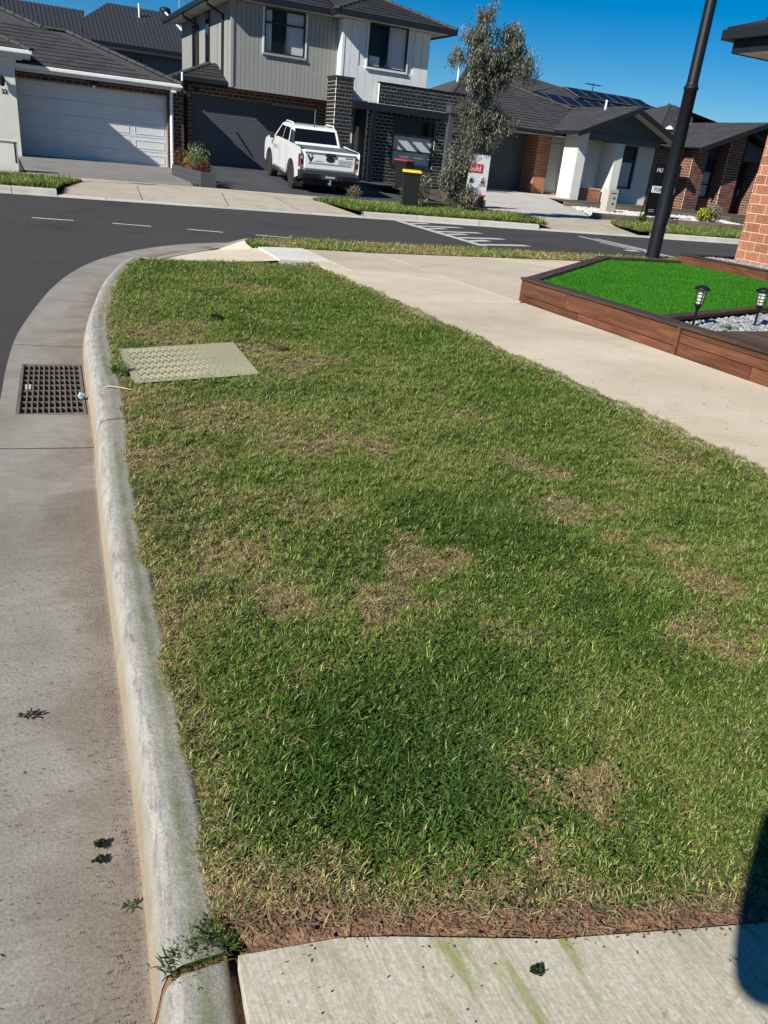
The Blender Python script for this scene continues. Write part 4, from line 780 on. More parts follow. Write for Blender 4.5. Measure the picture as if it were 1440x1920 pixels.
# ---- house with the white garage door (number 32)
H1 = thing('brick_house', 'single-storey brick house with white panelled garage door, numbered 32', 'house', (2.5, 33, .25))
zf = .27
w1 = bricks(H1, [(.30, .78, zf, 2.80), (5.42, 5.98, zf, 2.80), (.78, 5.42, 2.475, 2.80)], (0, 30, 0), (1, 0, 0), (0, -1, 0), 'red_brick', 'mortar_grey', singles=150)
MB().box(-9, .3, 30.2, 30.3, 0, 2.8).build('wall', 'render_white', H1); MB().box(5.87, 5.98, 30.11, 44, 0, 2.8).build('wall', 'red_brick', H1)
gd = MB().box(.78, 5.42, 30.16, 30.2, zf, 2.475).build('garage_door', 'door_white', H1)
pw, ph = (5.42-.78)/4, (2.475-zf)/5
for i in range(4):
    for k in range(5):
        x0, z0 = .78+i*pw, zf+k*ph
        p = MB().box(x0+(.002 if i else 0), x0+pw-.002, 30.13, 30.16, z0+.006, z0+ph-.006); p.build('door_panel', 'door_white', gd, bevel=.004)
        if 1:
            e = .09; q = MB()
            for (a, b, c_, d) in ((x0+e, x0+pw-e, z0+e, z0+e+.022), (x0+e, x0+pw-e, z0+ph-e-.022, z0+ph-e), (x0+e, x0+e+.022, z0+e+.022, z0+ph-e-.022), (x0+pw-e-.022, x0+pw-e, z0+e+.022, z0+ph-e-.022)): q.box(a, b, 30.118, 30.131, c_, d)
            q.build('moulding', 'door_white', gd)
bx('gutter', H1, 'gutter_white', -9, 5.84, 29.36, 29.47, 2.75, 2.86, .02); bx('fascia', H1, 'soffit', -9, 5.80, 29.47, 29.50, 2.66, 2.85); bx('soffit', H1, 'soffit', -9, 5.80, 29.50, 30.0, 2.785, 2.80)
dp = MB().tube([(5.55, 29.5, 2.74), (5.55, 29.86, 2.55), (5.55, 29.90, 2.4), (5.55, 29.90, .28)], .055, 10).build('downpipe', 'gutter_white', H1); bx('rainwater_head', H1, 'gutter_white', 5.46, 5.64, 29.42, 29.58, 2.60, 2.76, .01)
ev = 2.86
def rz(y, y0=29.40, z0=ev): return z0+TAN*(y-y0)
fr_ = [(-9, 29.40), (5.84, 29.40), (2.57, 32.67), (1.83, 32.67), (-3.2, 37.7), (-9, 37.7)]
rf = roofplane(H1, 'roof', [(x, y, rz(y)) for x, y in fr_], (1, 0, 0))
MB().add([(5.84, 29.4, ev), (5.84, 36, ev), (2.57, 32.67, rz(32.67))], [(0, 1, 2)]).add([(1.83, 32.67, rz(32.67)), (5.84, 36, ev), (-3.2, 44, ev), (-3.2, 37.7, rz(37.7))], [(0, 1, 2, 3)]).add([(2.57, 32.67, rz(32.67)), (5.84, 36, ev), (1.83, 32.67, rz(32.67))], [(0, 1, 2)]).build('roof', 'roof_tile', H1)
caps(rf, (5.84, 29.4, ev), (2.57, 32.67, rz(32.67))); caps(rf, (2.57, 32.67, rz(32.67)), (1.83, 32.67, rz(32.67))); caps(rf, (1.83, 32.67, rz(32.67)), (-3.2, 37.7, rz(37.7)))
# entrance portico on the left
MB().box(-2.4, .74, 28.75, 29.35, .18, 2.83).build('portico_wall', 'render_white', H1, bevel=.01); MB().box(-2.45, .79, 28.70, 29.40, 2.83, 2.93).build('moulding', 'render_white', H1, bevel=.02)
bx('portico_beam', H1, 'render_white', -2.4, .98, 28.62, 29.36, 2.93, 3.02, .01)
bx('gutter', H1, 'gutter_white', -4, 1.25, 28.36, 28.47, 3.06, 3.17, .02); bx('fascia', H1, 'soffit', -4, 1.20, 28.47, 30.6, 2.97, 3.15)
pr = roofplane(H1, 'roof', [(-4, 28.42, 3.17), (1.24, 28.42, 3.17), (.2, 29.46, 3.17+1.04*TAN), (-4, 29.46+.0, 3.17+1.04*TAN)], (1, 0, 0))
MB().add([(1.24, 28.42, 3.17), (1.24, 31.5, 3.17), (.2, 30.5, 3.59), (.2, 29.46, 3.59)], [(0, 1, 2, 3)]).add([(.2, 29.46, 3.59), (.2, 30.5, 3.59), (-4, 30.5, 3.59), (-4, 29.46, 3.59)], [(0, 1, 2, 3)]).build('roof', 'roof_tile', H1)
caps(pr, (1.24, 28.42, 3.17), (.2, 29.46, 3.59)); caps(pr, (.2, 29.46, 3.6), (-4, 29.46, 3.6))
text('32', H1, 'sign_black', (.40, 28.74, 2.02), .18, ext=.006)
ln = MB().lathe([(.02, 0), (.075, .03), (.09, .20), (.10, .21), (.03, .28), (.012, .33)], 8, (.36, 28.60, 2.15)).build('lantern', 'lamp_paint', H1); MB().lathe([(.062, .04), (.075, .19)], 8, (.36, 28.60, 2.15)).build('lantern_glass', 'frost', ln); bx('bracket', ln, 'lamp_paint', .34, .38, 28.60, 28.75, 2.36, 2.40)
bx('security_light', H1, 'lamp_paint', 3.02, 3.18, 29.80, 29.96, 2.56, 2.68, .02); bx('sensor', H1, 'gutter_white', 3.05, 3.13, 29.9, 29.99, 2.44, 2.54, .01)
lw = thing('front_wall', 'low rendered white wall block at the front boundary, left edge', 'wall', (-1, 21.9, .15))
bx('wall', lw, 'render_white', -3.2, .47, 21.85, 22.15, .10, .80, .01); bx('coping', lw, 'render_white', -3.22, .49, 21.82, 22.18, .80, .83, .006); bx('panel', lw, 'lamp_paint', .40, .43, 21.84, 21.852, .35, .78)
# ---- metal-roofed house behind
H0 = thing('two_storey_house', 'dark corrugated metal roof of the house behind number 32', 'house', (4, 46, .3))
def ribroof(par, pts, u, pitch=.19):
    P = [Vector(p) for p in pts]; O = P[0]; u = Vector(u).normalized(); n = (P[1]-O).cross(P[2]-O).normalized(); n = n if n.z > 0 else -n; w = n.cross(u); w = w if w.z > 0 else -w
    base = MB().add(P, [tuple(range(len(P)))]).build('roof', 'roof_metal', par); poly = [((p-O).dot(u), (p-O).dot(w)) for p in P]
    a = sum(poly[i][0]*poly[(i+1) % len(poly)][1]-poly[(i+1) % len(poly)][0]*poly[i][1] for i in range(len(poly))); pl = poly if a > 0 else poly[::-1]; mb = MB(); k = math.floor(min(p[0] for p in pl)/pitch)
    while k*pitch < max(p[0] for p in pl):
        q = [(k*pitch, -50), (k*pitch+pitch*.38, -50), (k*pitch+pitch*.38, 50), (k*pitch, 50)]
        for i in range(len(pl)):
            (x1, y1), (x2, y2) = pl[i], pl[(i+1) % len(pl)]; q = clip(q, y2-y1, -(x2-x1), (y2-y1)*x1-(x2-x1)*y1)
            if len(q) < 3: break
        if len(q) >= 3:
            N = len(q); mb.add([O+u*a+w*b+n*.03 for a, b in q]+[O+u*a+w*b for a, b in q], [tuple(range(N))]+[(i, N+i, N+(i+1) % N, (i+1) % N) for i in range(N)])
        k += 1
    mb.build('roof_ribs', 'roof_metal', base, kind='stuff'); return base
MB().box(3.5, 9.6, 44.6, 58, 0, 4.85).build('wall', 'board_grey', H0); MB().box(-9, 3.6, 46.5, 58, 0, 4.5).build('wall', 'board_grey', H0)
ribroof(H0, [(3.0, 44.0, 5.02), (9.9, 44.0, 5.02), (8.55, 47.4, 7.02), (5.75, 47.4, 7.02)], (1, 0, 0)); ribroof(H0, [(-8, 43.0, 4.5), (3.9, 43.0, 4.5), (4.55, 46.4, 6.40), (-8, 46.4, 6.40)], (1, 0, 0))
MB().add([(3.0, 44, 5.02), (5.75, 47.4, 7.02), (5.75, 52, 7.02), (3.0, 54, 5.02)], [(0, 1, 2, 3)]).add([(9.9, 44, 5.02), (9.9, 54, 5.02), (8.55, 52, 7.02), (8.55, 47.4, 7.02)], [(0, 1, 2, 3)]).add([(5.75, 47.4, 7.02), (8.55, 47.4, 7.02), (8.55, 52, 7.02), (5.75, 52, 7.02)], [(0, 1, 2, 3)]).build('roof', 'roof_metal', H0)
bx('gutter', H0, 'gutter_dark', 2.9, 9.95, 43.9, 44.0, 4.88, 5.04); bx('fascia', H0, 'gutter_white', 2.95, 9.9, 44.0, 44.03, 4.80, 4.89); bx('soffit', H0, 'soffit', 2.95, 9.9, 44.03, 44.6, 4.80, 4.82)
window(H0, 6.05, 6.9, 3.6, 4.6, 44.58)
MB().tube([(7.15, 46.6, 6.4), (7.15, 46.6, 7.12)], .05, 8).build('vent_pipe', 'pvc_white', H0); wv = MB().lathe([(.16, 0), (.16, .2), (.26, .26), (.30, .40), (.26, .54), (.08, .60)], 16, (8.6, 47.6, 6.7)).build('roof_vent', 'gutter_dark', H0, smooth=True)
an = MB().tube([(9.4, 48, 6.4), (9.4, 48, 8.1)], .02, 6).tube([(8.9, 48, 7.75), (9.9, 48, 7.75)], .012, 5).build('antenna', 'alu', H0)
for k in range(6): MB().tube([(8.95+k*.17, 47.75, 7.75), (8.95+k*.17, 48.25, 7.75)], .008, 4).build('antenna_element', 'alu', an)
caps(H0, (8.55, 47.4, 7.0), (9.9, 44.0, 5.0), 'gutter_white', .06) if 0 else MB().tube([(8.55, 47.4, 7.05), (9.9, 44.02, 5.06)], .05, 6).build('ridge_flashing', 'gutter_white', H0)
# ---- two-storey house with dark garage
H2 = thing('two_storey_house', 'two-storey house with slate garage door, grey cladding and black brick entry', 'house', (11, 33, .45))
zf = .445; YA, YB, YC = 30.0, 29.5, 29.3
YG = 30.72
bricks(H2, [(6.05, 6.42, zf, 3.04), (11.05, 11.9, zf, 3.04), (6.42, 11.05, 2.69, 3.04)], (0, YG, 0), (1, 0, 0), (0, -1, 0), 'brown_brick', 'mortar_cream', singles=140)
MB().box(6.05, 6.16, YG+.11, 40, 0, 3.0).build('wall', 'brown_brick', H2)
gd = MB().box(6.42, 11.05, YG+.15, YG+.19, zf, 2.69).build('garage_door', 'door_slate', H2)
for k in range(26):
    z0 = zf+k*(2.69-zf)/26; MB().box(6.425, 11.045, YG+.128, YG+.15, z0+.004, z0+(2.69-zf)/26-.004).build('door_slat', 'door_slate', gd, bevel=.003)
# upper storey, grey vertical boards (front) and plain side
def holed(par, x0, x1, y, z0, z1, h, m, th=.1):
    mb = MB()
    for a, b, c_, d in ((x0, h[0], z0, z1), (h[1], x1, z0, z1), (h[0], h[1], z0, h[2]), (h[0], h[1], h[3], z1)): mb.add([(a, y, c_), (b, y, c_), (b, y, d), (a, y, d)], [(0, 1, 2, 3)])
    mb.add([(x0, y+.6, z0), (x1, y+.6, z0), (x1, y+.6, z1), (x0, y+.6, z1)], [(0, 1, 2, 3)]); mb.add([(x0, y, z0), (x0, 38.4, z0), (x0, 38.4, z1), (x0, y, z1)], [(0, 1, 2, 3)]); mb.add([(x1, y, z0), (x1, 38.4, z0), (x1, 38.4, z1), (x1, y, z1)], [(0, 1, 2, 3)]); mb.add([(x0, y, z0), (x1, y, z0), (x1, 38.4, z0), (x0, 38.4, z0)], [(0, 1, 2, 3)])
    return mb.build('wall', m, par)
holed(H2, 7.62, 11.55, 29.93, 3.03, 5.62, (8.74, 10.18, 4.24, 5.53), 'board_grey'); holed(H2, 11.5, 14.93, YB+.04, 3.12, 5.62, (12.46, 13.98, 4.26, 5.61), 'board_white')
def boards(y, x0, x1, z0, z1, wd, m, holes):
    x = x0; n = round((x1-x0)/wd); wd = (x1-x0)/n
    for i in range(n):
        a, b = x0+i*wd, x0+(i+1)*wd-.012; spans = [(z0, z1)]
        for (p, q, r, s) in holes:
            if a < q and b > p: spans = [t for (c_, d) in spans for t in ((c_, min(d, r)), (max(c_, s), d)) if t[1]-t[0] > .02]
        for (c_, d) in spans: MB().box(a, b, y-.028, y, c_, d, 0, random.random()).build('cladding_board', m, H2, bevel=.003)
boards(29.93, 7.62, 11.5, 3.05, 5.60, .155, 'board_grey', [(8.70, 10.22, 4.20, 5.57)]); boards(YB+.04, 11.5, 14.93, 3.14, 5.60, .31, 'board_white', [(12.42, 14.02, 4.22, 5.66)])
bx('corner_trim', H2, 'board_grey', 7.56, 7.66, 29.86, 29.98, 3.03, 5.60, .004); bx('corner_trim', H2, 'board_white', 11.44, 11.54, YB-.01, 29.93, 3.12, 5.60, .004); bx('base_trim', H2, 'board_grey', 7.58, 11.5, 29.88, 29.93, 3.0, 3.05)
for y0, y1 in ((30.5, 31.9), (32.0, 33.6), (33.7, 35.4), (35.5, 38.3)): MB().box(7.595, 7.62, y0, y1, 3.05, 5.6).build('cladding_sheet', 'board_grey', H2)
for y0, y1 in ((33.1, 33.75), (35.5, 36.1)):
    sw = MB().box(7.56, 7.60, y0, y1, 3.35, 5.58).build('side_window', 'window_frame', H2); MB().box(7.553, 7.56, y0+.06, y1-.06, 3.42, 5.52).build('pane', 'car_glass', sw)
window(H2, 8.72, 10.20, 4.22, 5.55, 29.88, (9.48,), ((8.77, 9.46, 5.13), (9.5, 10.15, 5.13)), 'board_grey', ((9.5, 10.16, 4.25, 5.5), (8.75, 9.0, 4.25, 5.5)))
window(H2, 12.44, 14.0, 4.24, 5.64, YB-.01, (13.2,), (), 'board_white', ((13.22, 13.96, 4.28, 5.6), (12.48, 12.95, 4.28, 4.6)))
for (x0, x1, y, z0, z1) in ((8.66, 10.26, 29.86, 4.16, 5.57), (12.38, 14.06, YB-.03, 4.18, 5.66)):
    [MB().box(a, a+.06, y, y+.06, z0, z1).build('window_trim', 'board_white', H2) for a in (x0, x1-.06)]
# eaves and roof
SO = 5.62
sof = MB().box(7.02, 11.0, 29.45, 38.9, SO, SO+.02).box(11.0, 15.52, 28.95, 38.9, SO, SO+.02); sof.build('soffit', 'soffit', H2)
g = MB().box(6.90, 11.0, 29.33, 29.45, SO-.03, SO+.13).box(10.88, 11.0, 28.95, 29.33, SO-.03, SO+.13).box(10.88, 15.64, 28.83, 28.95, SO-.03, SO+.13).box(15.52, 15.64, 28.95, 39, SO-.03, SO+.13).box(6.90, 7.02, 29.45, 39, SO-.03, SO+.13); g.build('gutter', 'gutter_dark', H2)
e0 = SO+.12; yr = 34.0
rf = roofplane(H2, 'roof', [(6.92, 29.35, e0), (15.6, 29.35, e0), (10.95, 34.0, e0+4.65*TAN), (11.57, 34.0, e0+4.65*TAN)][:1]+[(15.6, 29.35, e0), (10.95+.35, 33.65, e0+4.3*TAN), (11.22, 33.65, e0+4.3*TAN)], (1, 0, 0), 'roof_tile_dark')
rf2 = roofplane(H2, 'roof', [(10.9, 28.85, e0), (15.62, 28.85, e0), (13.26, 31.21, e0+2.36*TAN)], (1, 0, 0), 'roof_tile_dark')
MB().add([(15.62, 28.85, e0), (15.62, 38.9, e0), (11.3, 33.65, e0+4.3*TAN), (13.26, 31.21, e0+2.36*TAN)], [(0, 1, 2, 3)]).add([(6.92, 29.35, e0), (11.22, 33.65, e0+4.3*TAN), (6.92, 38.9, e0)], [(0, 1, 2)]).add([(6.92, 38.9, e0), (11.26, 33.65, e0+4.3*TAN), (15.62, 38.9, e0)], [(0, 1, 2)]).add([(10.9, 28.85, e0), (13.26, 31.21, e0+2.36*TAN), (11.3, 33.65, e0+4.3*TAN)], [(0, 1, 2)]).build('roof', 'roof_tile_dark', H2)
caps(rf2, (15.62, 28.85, e0), (13.26, 31.21, e0+2.36*TAN), 'roof_tile'); caps(rf2, (10.9, 28.85, e0), (13.26, 31.21, e0+2.36*TAN), 'roof_tile')
for y0 in (31.0, 35.0): MB().tube([(7.0, y0, SO), (7.0, y0, SO-.12), (7.55, y0, SO-.35), (7.55, y0, 3.2)], .05, 8).build('downpipe', 'gutter_dark', H2)
# small tiled roof over the left of the garage
sr = roofplane(H2, 'roof', [(5.80, 30.42, 3.18), (7.60, 30.42, 3.18), (7.60, 32.0, 3.18+1.58*TAN), (7.3, 31.92, 3.18+1.5*TAN)], (1, 0, 0), 'roof_tile_dark')
MB().add([(5.80, 30.42, 3.18), (7.3, 31.92, 3.786), (7.3, 38, 3.786), (5.80, 39, 3.18)], [(0, 1, 2, 3)]).add([(7.3, 31.92, 3.786), (7.6, 32.0, 3.82), (7.6, 38, 3.82), (7.3, 38, 3.786)], [(0, 1, 2, 3)]).build('roof', 'roof_tile_dark', H2); caps(sr, (5.80, 30.42, 3.18), (7.3, 31.92, 3.786), 'roof_tile')
bx('gutter', H2, 'gutter_dark', 5.76, 7.60, 30.33, 30.45, 3.06, 3.18, .01); bx('fascia', H2, 'gutter_dark', 5.80, 7.60, 30.45, 30.48, 2.98, 3.15); bx('soffit', H2, 'soffit', 5.80, 7.6, 30.48, 30.72, 3.045, 3.055); bx('soffit', H2, 'board_grey', 7.6, 11.5, 29.95, 30.9, 3.045, 3.055)
MB().tube([(6.2, 30.5, 3.05), (6.2, 30.62, 2.9), (6.2, 30.64, zf)], .05, 8).build('downpipe', 'gutter_dark', H2); bx('camera_light', H2, 'gutter_dark', 6.5, 6.64, 30.5, 30.70, 2.80, 2.90, .01)
MB().tube([(5.86, 29.6, 2.98), (5.92, 29.9, 3.25)], .03, 6).build('pipe_bracket', 'gutter_white', H2)
# black brick entry: pillar, wall with window, porch
def brickbox(par, x0, x1, y0, y1, z0, z1, bm, mo, singles=0):
    w = bricks(par, [(x0, x1, z0, z1)], (0, y0, 0), (1, 0, 0), (0, -1, 0), bm, mo, thick=.02, singles=singles, wallname='pillar')
    bricks(par, [(y0+.021, y1, z0, z1)], (x0, 0, 0), (0, 1, 0), (-1, 0, 0), bm, mo, thick=x1-x0, wallname='pillar_side'); return w
brickbox(H2, 10.93, 11.58, 28.5, 29.35, .42, 3.70, 'black_brick', 'mortar_white', 80); bx('pillar_cap', H2, 'gutter_dark', 10.90, 11.61, 28.47, 29.4, 3.70, 3.74)
bricks(H2, [(12.55, 13.62, zf, 3.12), (15.43, 16.55, zf, 3.12), (13.62, 15.43, zf, 1.0), (13.62, 15.43, 2.75, 3.12), (12.93, 16.55, 3.12, 3.78)], (0, YC, 0), (1, 0, 0), (0, -1, 0), 'black_brick', 'mortar_white', singles=160)
bx('parapet_cap', H2, 'gutter_dark', 12.9, 16.6, YC-.03, YC+.14, 3.78, 3.815); MB().box(16.44, 16.55, YC+.11, 36, 0, 3.75).build('wall', 'black_brick', H2); MB().box(15.0, 16.5, YC+.12, 36, 3.3, 3.4).build('roof_deck', 'roof_metal', H2)
window(H2, 13.64, 15.41, 1.08, 2.73, YC+.04, (), ((13.68, 15.37, 2.17), (13.68, 15.37, 1.62)), None, ((13.98, 15.36, 1.12, 2.12), (13.7, 13.97, 1.12, 2.12)), fr=.06)
sl_ = MB(); 
for k in range(16): MB().box(13.62+k*.113, 13.62+k*.113+.098, YC-.035, YC+.02, 1.0, 1.078).build('sill_brick', 'black_brick', H2)
bx('porch_beam', H2, 'gutter_dark', 11.58, 15.40, 28.35, 28.47, 2.80, 3.04, .005); bx('porch_roof', H2, 'lamp_paint', 11.58, 15.40, 28.86, 29.28, 2.98, 3.03)
for k in range(6): bx('rafter', H2, 'lamp_paint', 11.9+k*.62, 11.96+k*.62, 28.47, 29.29, 2.86, 2.975)
bx('post', H2, 'planter_grey', 15.42, 15.62, 28.30, 28.48, .30, 3.04, .006); bx('post_cap', H2, 'planter_grey', 15.38, 15.92, 28.22, 28.56, 3.04, 3.32, .008); bx('post', H2, 'lamp_paint', 12.30, 12.50, 28.34, 28.5, .40, 2.80, .006)
MB().box(11.58, 12.6, 30.5, 30.55, zf, 2.98).build('entry_wall', 'board_grey', H2); ed = MB().box(11.72, 12.45, 30.44, 30.5, zf, 2.62).build('front_door', 'board_white', H2, bevel=.01); bx('handle', ed, 'alu', 12.32, 12.35, 30.40, 30.44, 1.3, 1.75)
MB().box(12.55, 12.66, YC+.11, 30.55, zf, 3.1).build('entry_side_wall', 'black_brick', H2)
# ---- single-storey house with white gable (28)
H3 = thing('gabled_house', 'single-storey house with pale rendered gable porch and dark recessed garage', 'house', (23, 33, .45))
zf = .45
MB().box(16.9, 22.1, 33.0, 33.1, zf-.2, 2.9).build('garage_door', 'door_slate', H3)
for k in range(22): MB().box(17.2, 22.0, 32.98, 33.0, .5+k*.105, .5+k*.105+.098).build('door_slat', 'door_slate', H3)
MB().box(16.7, 17.2, 31.5, 33.1, .3, 2.9).build('wall', 'brown_brick', H3)
brickbox(H3, 22.10, 22.80, 32.0, 33.1, .45, 2.9, 'orange_brick', 'mortar_cream', 60)
MB().box(22.8, 24.2, 32.55, 32.6, .5, 2.9).build('entry_wall', 'render_grey', H3)
dr_ = MB().box(22.95, 23.75, 32.50, 32.55, .58, 2.66).build('front_door', 'render_white', H3, bevel=.01); bricks(H3, [(22.8, 24.0, .45, .58)], (0, 32.3, 0), (1, 0, 0), (0, -1, 0), 'orange_brick', 'mortar_cream', thick=.3, wallname='step')
for k in range(4): MB().box(23.08, 23.62, 32.485, 32.5, .72+k*.47, .72+k*.47+.36).build('door_panel', 'render_white', dr_, bevel=.01)
MB().box(22.80, 23.28, 30.0, 31.0, .36, 3.2).build('column', 'render_white', H3, bevel=.01)
bricks(H3, [(23.28, 24.75, .36, .98)], (0, 30.35, 0), (1, 0, 0), (0, -1, 0), 'orange_brick', 'mortar_cream', wallname='low_wall')
wl = MB()
for a in ((24.0, 25.95, .3, 3.3), (27.0, 27.98, .3, 3.3), (25.95, 27.0, .3, 1.05), (25.95, 27.0, 2.9, 3.3)): wl.box(a[0], a[1], 31.0, 31.15, a[2], a[3])
wl.build('wall', 'render_white', H3); MB().box(24.0, 24.05, 31.15, 32.6, .3, 3.2).build('wall', 'render_white', H3); MB().box(27.83, 27.98, 31.15, 40, .3, 3.0).build('wall', 'brown_brick', H3)
window(H3, 25.97, 26.98, 1.08, 2.88, 31.05, (), ((26.0, 26.95, 2.3),), 'render_white', ((26.1, 26.9, 1.15, 2.2),), fr=.07)
MB().box(24.9, 25.35, 30.02, 31.0, .36, 2.88).build('column', 'render_white', H3, bevel=.01)
bx('gable_beam', H3, 'door_slate', 23.28, 27.3, 30.0, 30.15, 2.88, 3.18, .006); bx('porch_ceiling', H3, 'soffit', 23.0, 27.6, 30.15, 32.5, 3.17, 3.19)
gz, gx, gl, gr_ = 4.28, 25.2, 22.25, 28.1
MB().prism([(23.0, 30.06, 3.18), (27.5, 30.06, 3.18), (gx, 30.06, 4.2)], (0, .06, 0)).build('gable_panel', 'door_slate', H3)
def barge(par, a, b, m, y0, y1, h=.22):
    a, b = Vector(a), Vector(b); MB().hexa([(a.x, y0, a.z-h), (b.x, y0, b.z-h), (b.x, y0, b.z), (a.x, y0, a.z)], [(a.x, y1, a.z-h), (b.x, y1, b.z-h), (b.x, y1, b.z), (a.x, y1, a.z)]).build('barge_board', m, par)
kz = (gz-3.12)/(gx-gl)
barge(H3, (gl, 0, 3.12), (gx, 0, gz), 'gutter_dark', 29.32, 29.38, .2); barge(H3, (gr_, 0, gz-(gr_-gx)*kz), (gx, 0, gz), 'gutter_dark', 29.32, 29.38, .2)
for sgn, xe in ((-1, gl), (1, gr_)):   # pale underside of the verge
    ze = gz-abs(xe-gx)*kz; MB().hexa([(xe, 29.38, ze-.12), (gx, 29.38, gz-.12), (gx, 30.1, gz-.12), (xe, 30.1, ze-.12)], [(xe, 29.38, ze-.1), (gx, 29.38, gz-.1), (gx, 30.1, gz-.1), (xe, 30.1, ze-.1)]).build('verge_lining', 'render_white', H3)
zl = lambda x: gz-abs(x-gx)*kz
g1 = roofplane(H3, 'roof', [(gl, 29.34, zl(gl)), (gl, 31.2, zl(gl)), (gx, 35.6, gz), (gx, 29.34, gz)], (0, 1, 0)); g2 = roofplane(H3, 'roof', [(gr_, 29.34, zl(gr_)), (gr_, 36, zl(gr_)), (gx, 36, gz), (gx, 29.34, gz)], (0, 1, 0)); caps(g1, (gx, 29.4, gz), (gx, 35.6, gz))
bx('gutter', H3, 'gutter_dark', 16.2, 22.3, 30.98, 31.10, 2.90, 3.03, .01); bx('gutter', H3, 'gutter_dark', 22.16, 22.27, 29.34, 31.1, 2.98, 3.10, .01); bx('fascia', H3, 'soffit', 22.27, 22.8, 29.9, 30.05, 2.95, 3.06); bx('soffit', H3, 'soffit', 16.3, 24, 31.1, 33.0, 2.92, 2.94)
m0 = lambda y: 3.02+.40*(y-31.0)
mr = roofplane(H3, 'roof', [(16.2, 31.0, m0(31.0)), (22.3, 31.0, m0(31.0)), (25.0, 34.0, m0(34.0)), (22.6, 36.2, m0(36.2)), (20.2, 36.2, m0(36.2))], (1, 0, 0)); caps(mr, (20.2, 36.2, m0(36.2)), (22.6, 36.2, m0(36.2))); caps(mr, (16.2, 31.0, m0(31)), (20.2, 36.2, m0(36.2))); caps(mr, (22.6, 36.2, m0(36.2)), (25.1, 34.0, m0(34.0)+.04))
MB().add([(20.2, 36.2, m0(36.2)), (22.6, 36.2, m0(36.2)), (27.9, 41, 3), (16.2, 41, 3)], [(0, 1, 2, 3)]).add([(16.2, 31, 3.02), (20.2, 36.2, m0(36.2)), (16.2, 41, 3.02)], [(0, 1, 2)]).add([(22.6, 36.2, m0(36.2)), (25.0, 34.0, m0(34.0)), (28.1, 36, 3.02), (27.9, 41, 3)], [(0, 1, 2, 3)]).build('roof', 'roof_tile', H3)
MB().tube([(19.6, 35.6, 4.7), (19.6, 35.6, 5.6)], .05, 8).build('vent_pipe', 'pvc_white', H3); MB().tube([(25.05, 31.5, 4.2), (25.05, 31.5, 4.62)], .05, 8).build('vent_pipe', 'pvc_white', H3)
an = MB().tube([(25.3, 33, 4.2), (25.3, 33, 5.35)], .02, 6).tube([(24.85, 33, 5.3), (25.75, 33, 5.3)], .014, 5).build('antenna', 'lamp_paint', H3)
for k in range(5): MB().tube([(24.9+k*.2, 32.75, 5.3), (24.9+k*.2, 33.25, 5.3)], .008, 4).build('antenna_element', 'lamp_paint', an)
# ---- house behind with solar panels
HS = thing('hipped_house', 'dark hipped roof with solar panels behind the gabled house', 'house', (30, 45, .3))
MB().box(25, 43, 41, 52, 0, 4.1).build('wall', 'brown_brick', HS)
sr_ = lambda y: 4.2+.36*(y-40)
roofplane(HS, 'roof', [(24, 40, sr_(40)), (44, 40, sr_(40)), (39.1, 46.6, sr_(46.6)), (33.4, 46.6, sr_(46.6))], (1, 0, 0), 'roof_tile', .5, .5)
MB().add([(24, 40, 4.2), (33.4, 46.6, sr_(46.6)), (24, 53, 4.2)], [(0, 1, 2)]).add([(44, 40, 4.2), (44, 53, 4.2), (39.1, 46.6, sr_(46.6))], [(0, 1, 2)]).add([(33.4, 46.6, sr_(46.6)), (39.1, 46.6, sr_(46.6)), (44, 53, 4.2), (24, 53, 4.2)], [(0, 1, 2, 3)]).add([(24, 45, 4.6), (33.4, 46.8, 6.56), (30.4, 48, 7.1), (27, 48, 7.1)], [(0, 1, 2, 3)]).build('roof', 'roof_tile', HS)
th_ = math.atan(.36)
pme = MB().box(-.5, .5, -.82, .82, 0, .035, 0).box(-.485, .485, -.805, .805, .035, .038, 1).mesh('solar_panel', ['alu', 'solar_cell'])
for y0, x0, n_ in ((43.2, 29.6, 10), (45.2, 33.6, 6)):
    for k in range(n_): link('solar_panel', pme, HS, (x0+k*1.03, y0, sr_(y0)+.12), (th_, 0, 0))
# ---- brown brick house with skillion roof
H4 = thing('brick_house', 'brown brick house with dark skillion gable roof behind the street lamp', 'house', (31, 33, .45))
zf = .42
bricks(H4, [(27.98, 29.0, zf, 3.0), (30.0, 31.1, zf, 1.0), (31.1, 32.1, zf, 1.0)], (0, 31.0, 0), (1, 0, 0), (0, -1, 0), 'brown_brick', 'mortar_cream')
MB().box(28.9, 33.6, 31.2, 31.3, zf, 3.3).build('wall', 'door_slate', H4); MB().box(33.5, 36.5, 31.2, 31.3, zf, 3.3).build('wall', 'brown_brick', H4)
for x0, x1, zt in ((29.85, 30.75, 3.05), (32.05, 33.0, 4.1), (34.3, 35.2, 3.4)): brickbox(H4, x0, x1, 30.4, 31.2, .40, zt, 'brown_brick', 'mortar_cream')
window(H4, 31.05, 31.98, 1.03, 2.85, 31.05, (), ((31.1, 31.93, 2.25), (31.1, 31.93, 1.65)), None, ((31.12, 31.9, 1.1, 2.2),), fr=.06); window(H4, 29.0, 29.75, .95, 2.6, 31.08, (), ((29.05, 29.7, 1.6),), None, ((29.1, 29.7, 1.0, 2.2),))
ed = MB().box(33.25, 34.2, 31.12, 31.2, .42, 2.8).build('front_door', 'lamp_paint', H4); bx('handle', ed, 'alu', 34.05, 34.09, 31.08, 31.12, 1.3, 1.6)
MB().prism([(33.2, 30.5, 2.85), (35.2, 30.5, 2.85), (35.2, 30.5, 3.3), (33.2, 30.5, 3.75)], (0, .05, 0)).build('gable_panel', 'planter_grey', H4)
ax, az_ = 33.2, 4.55
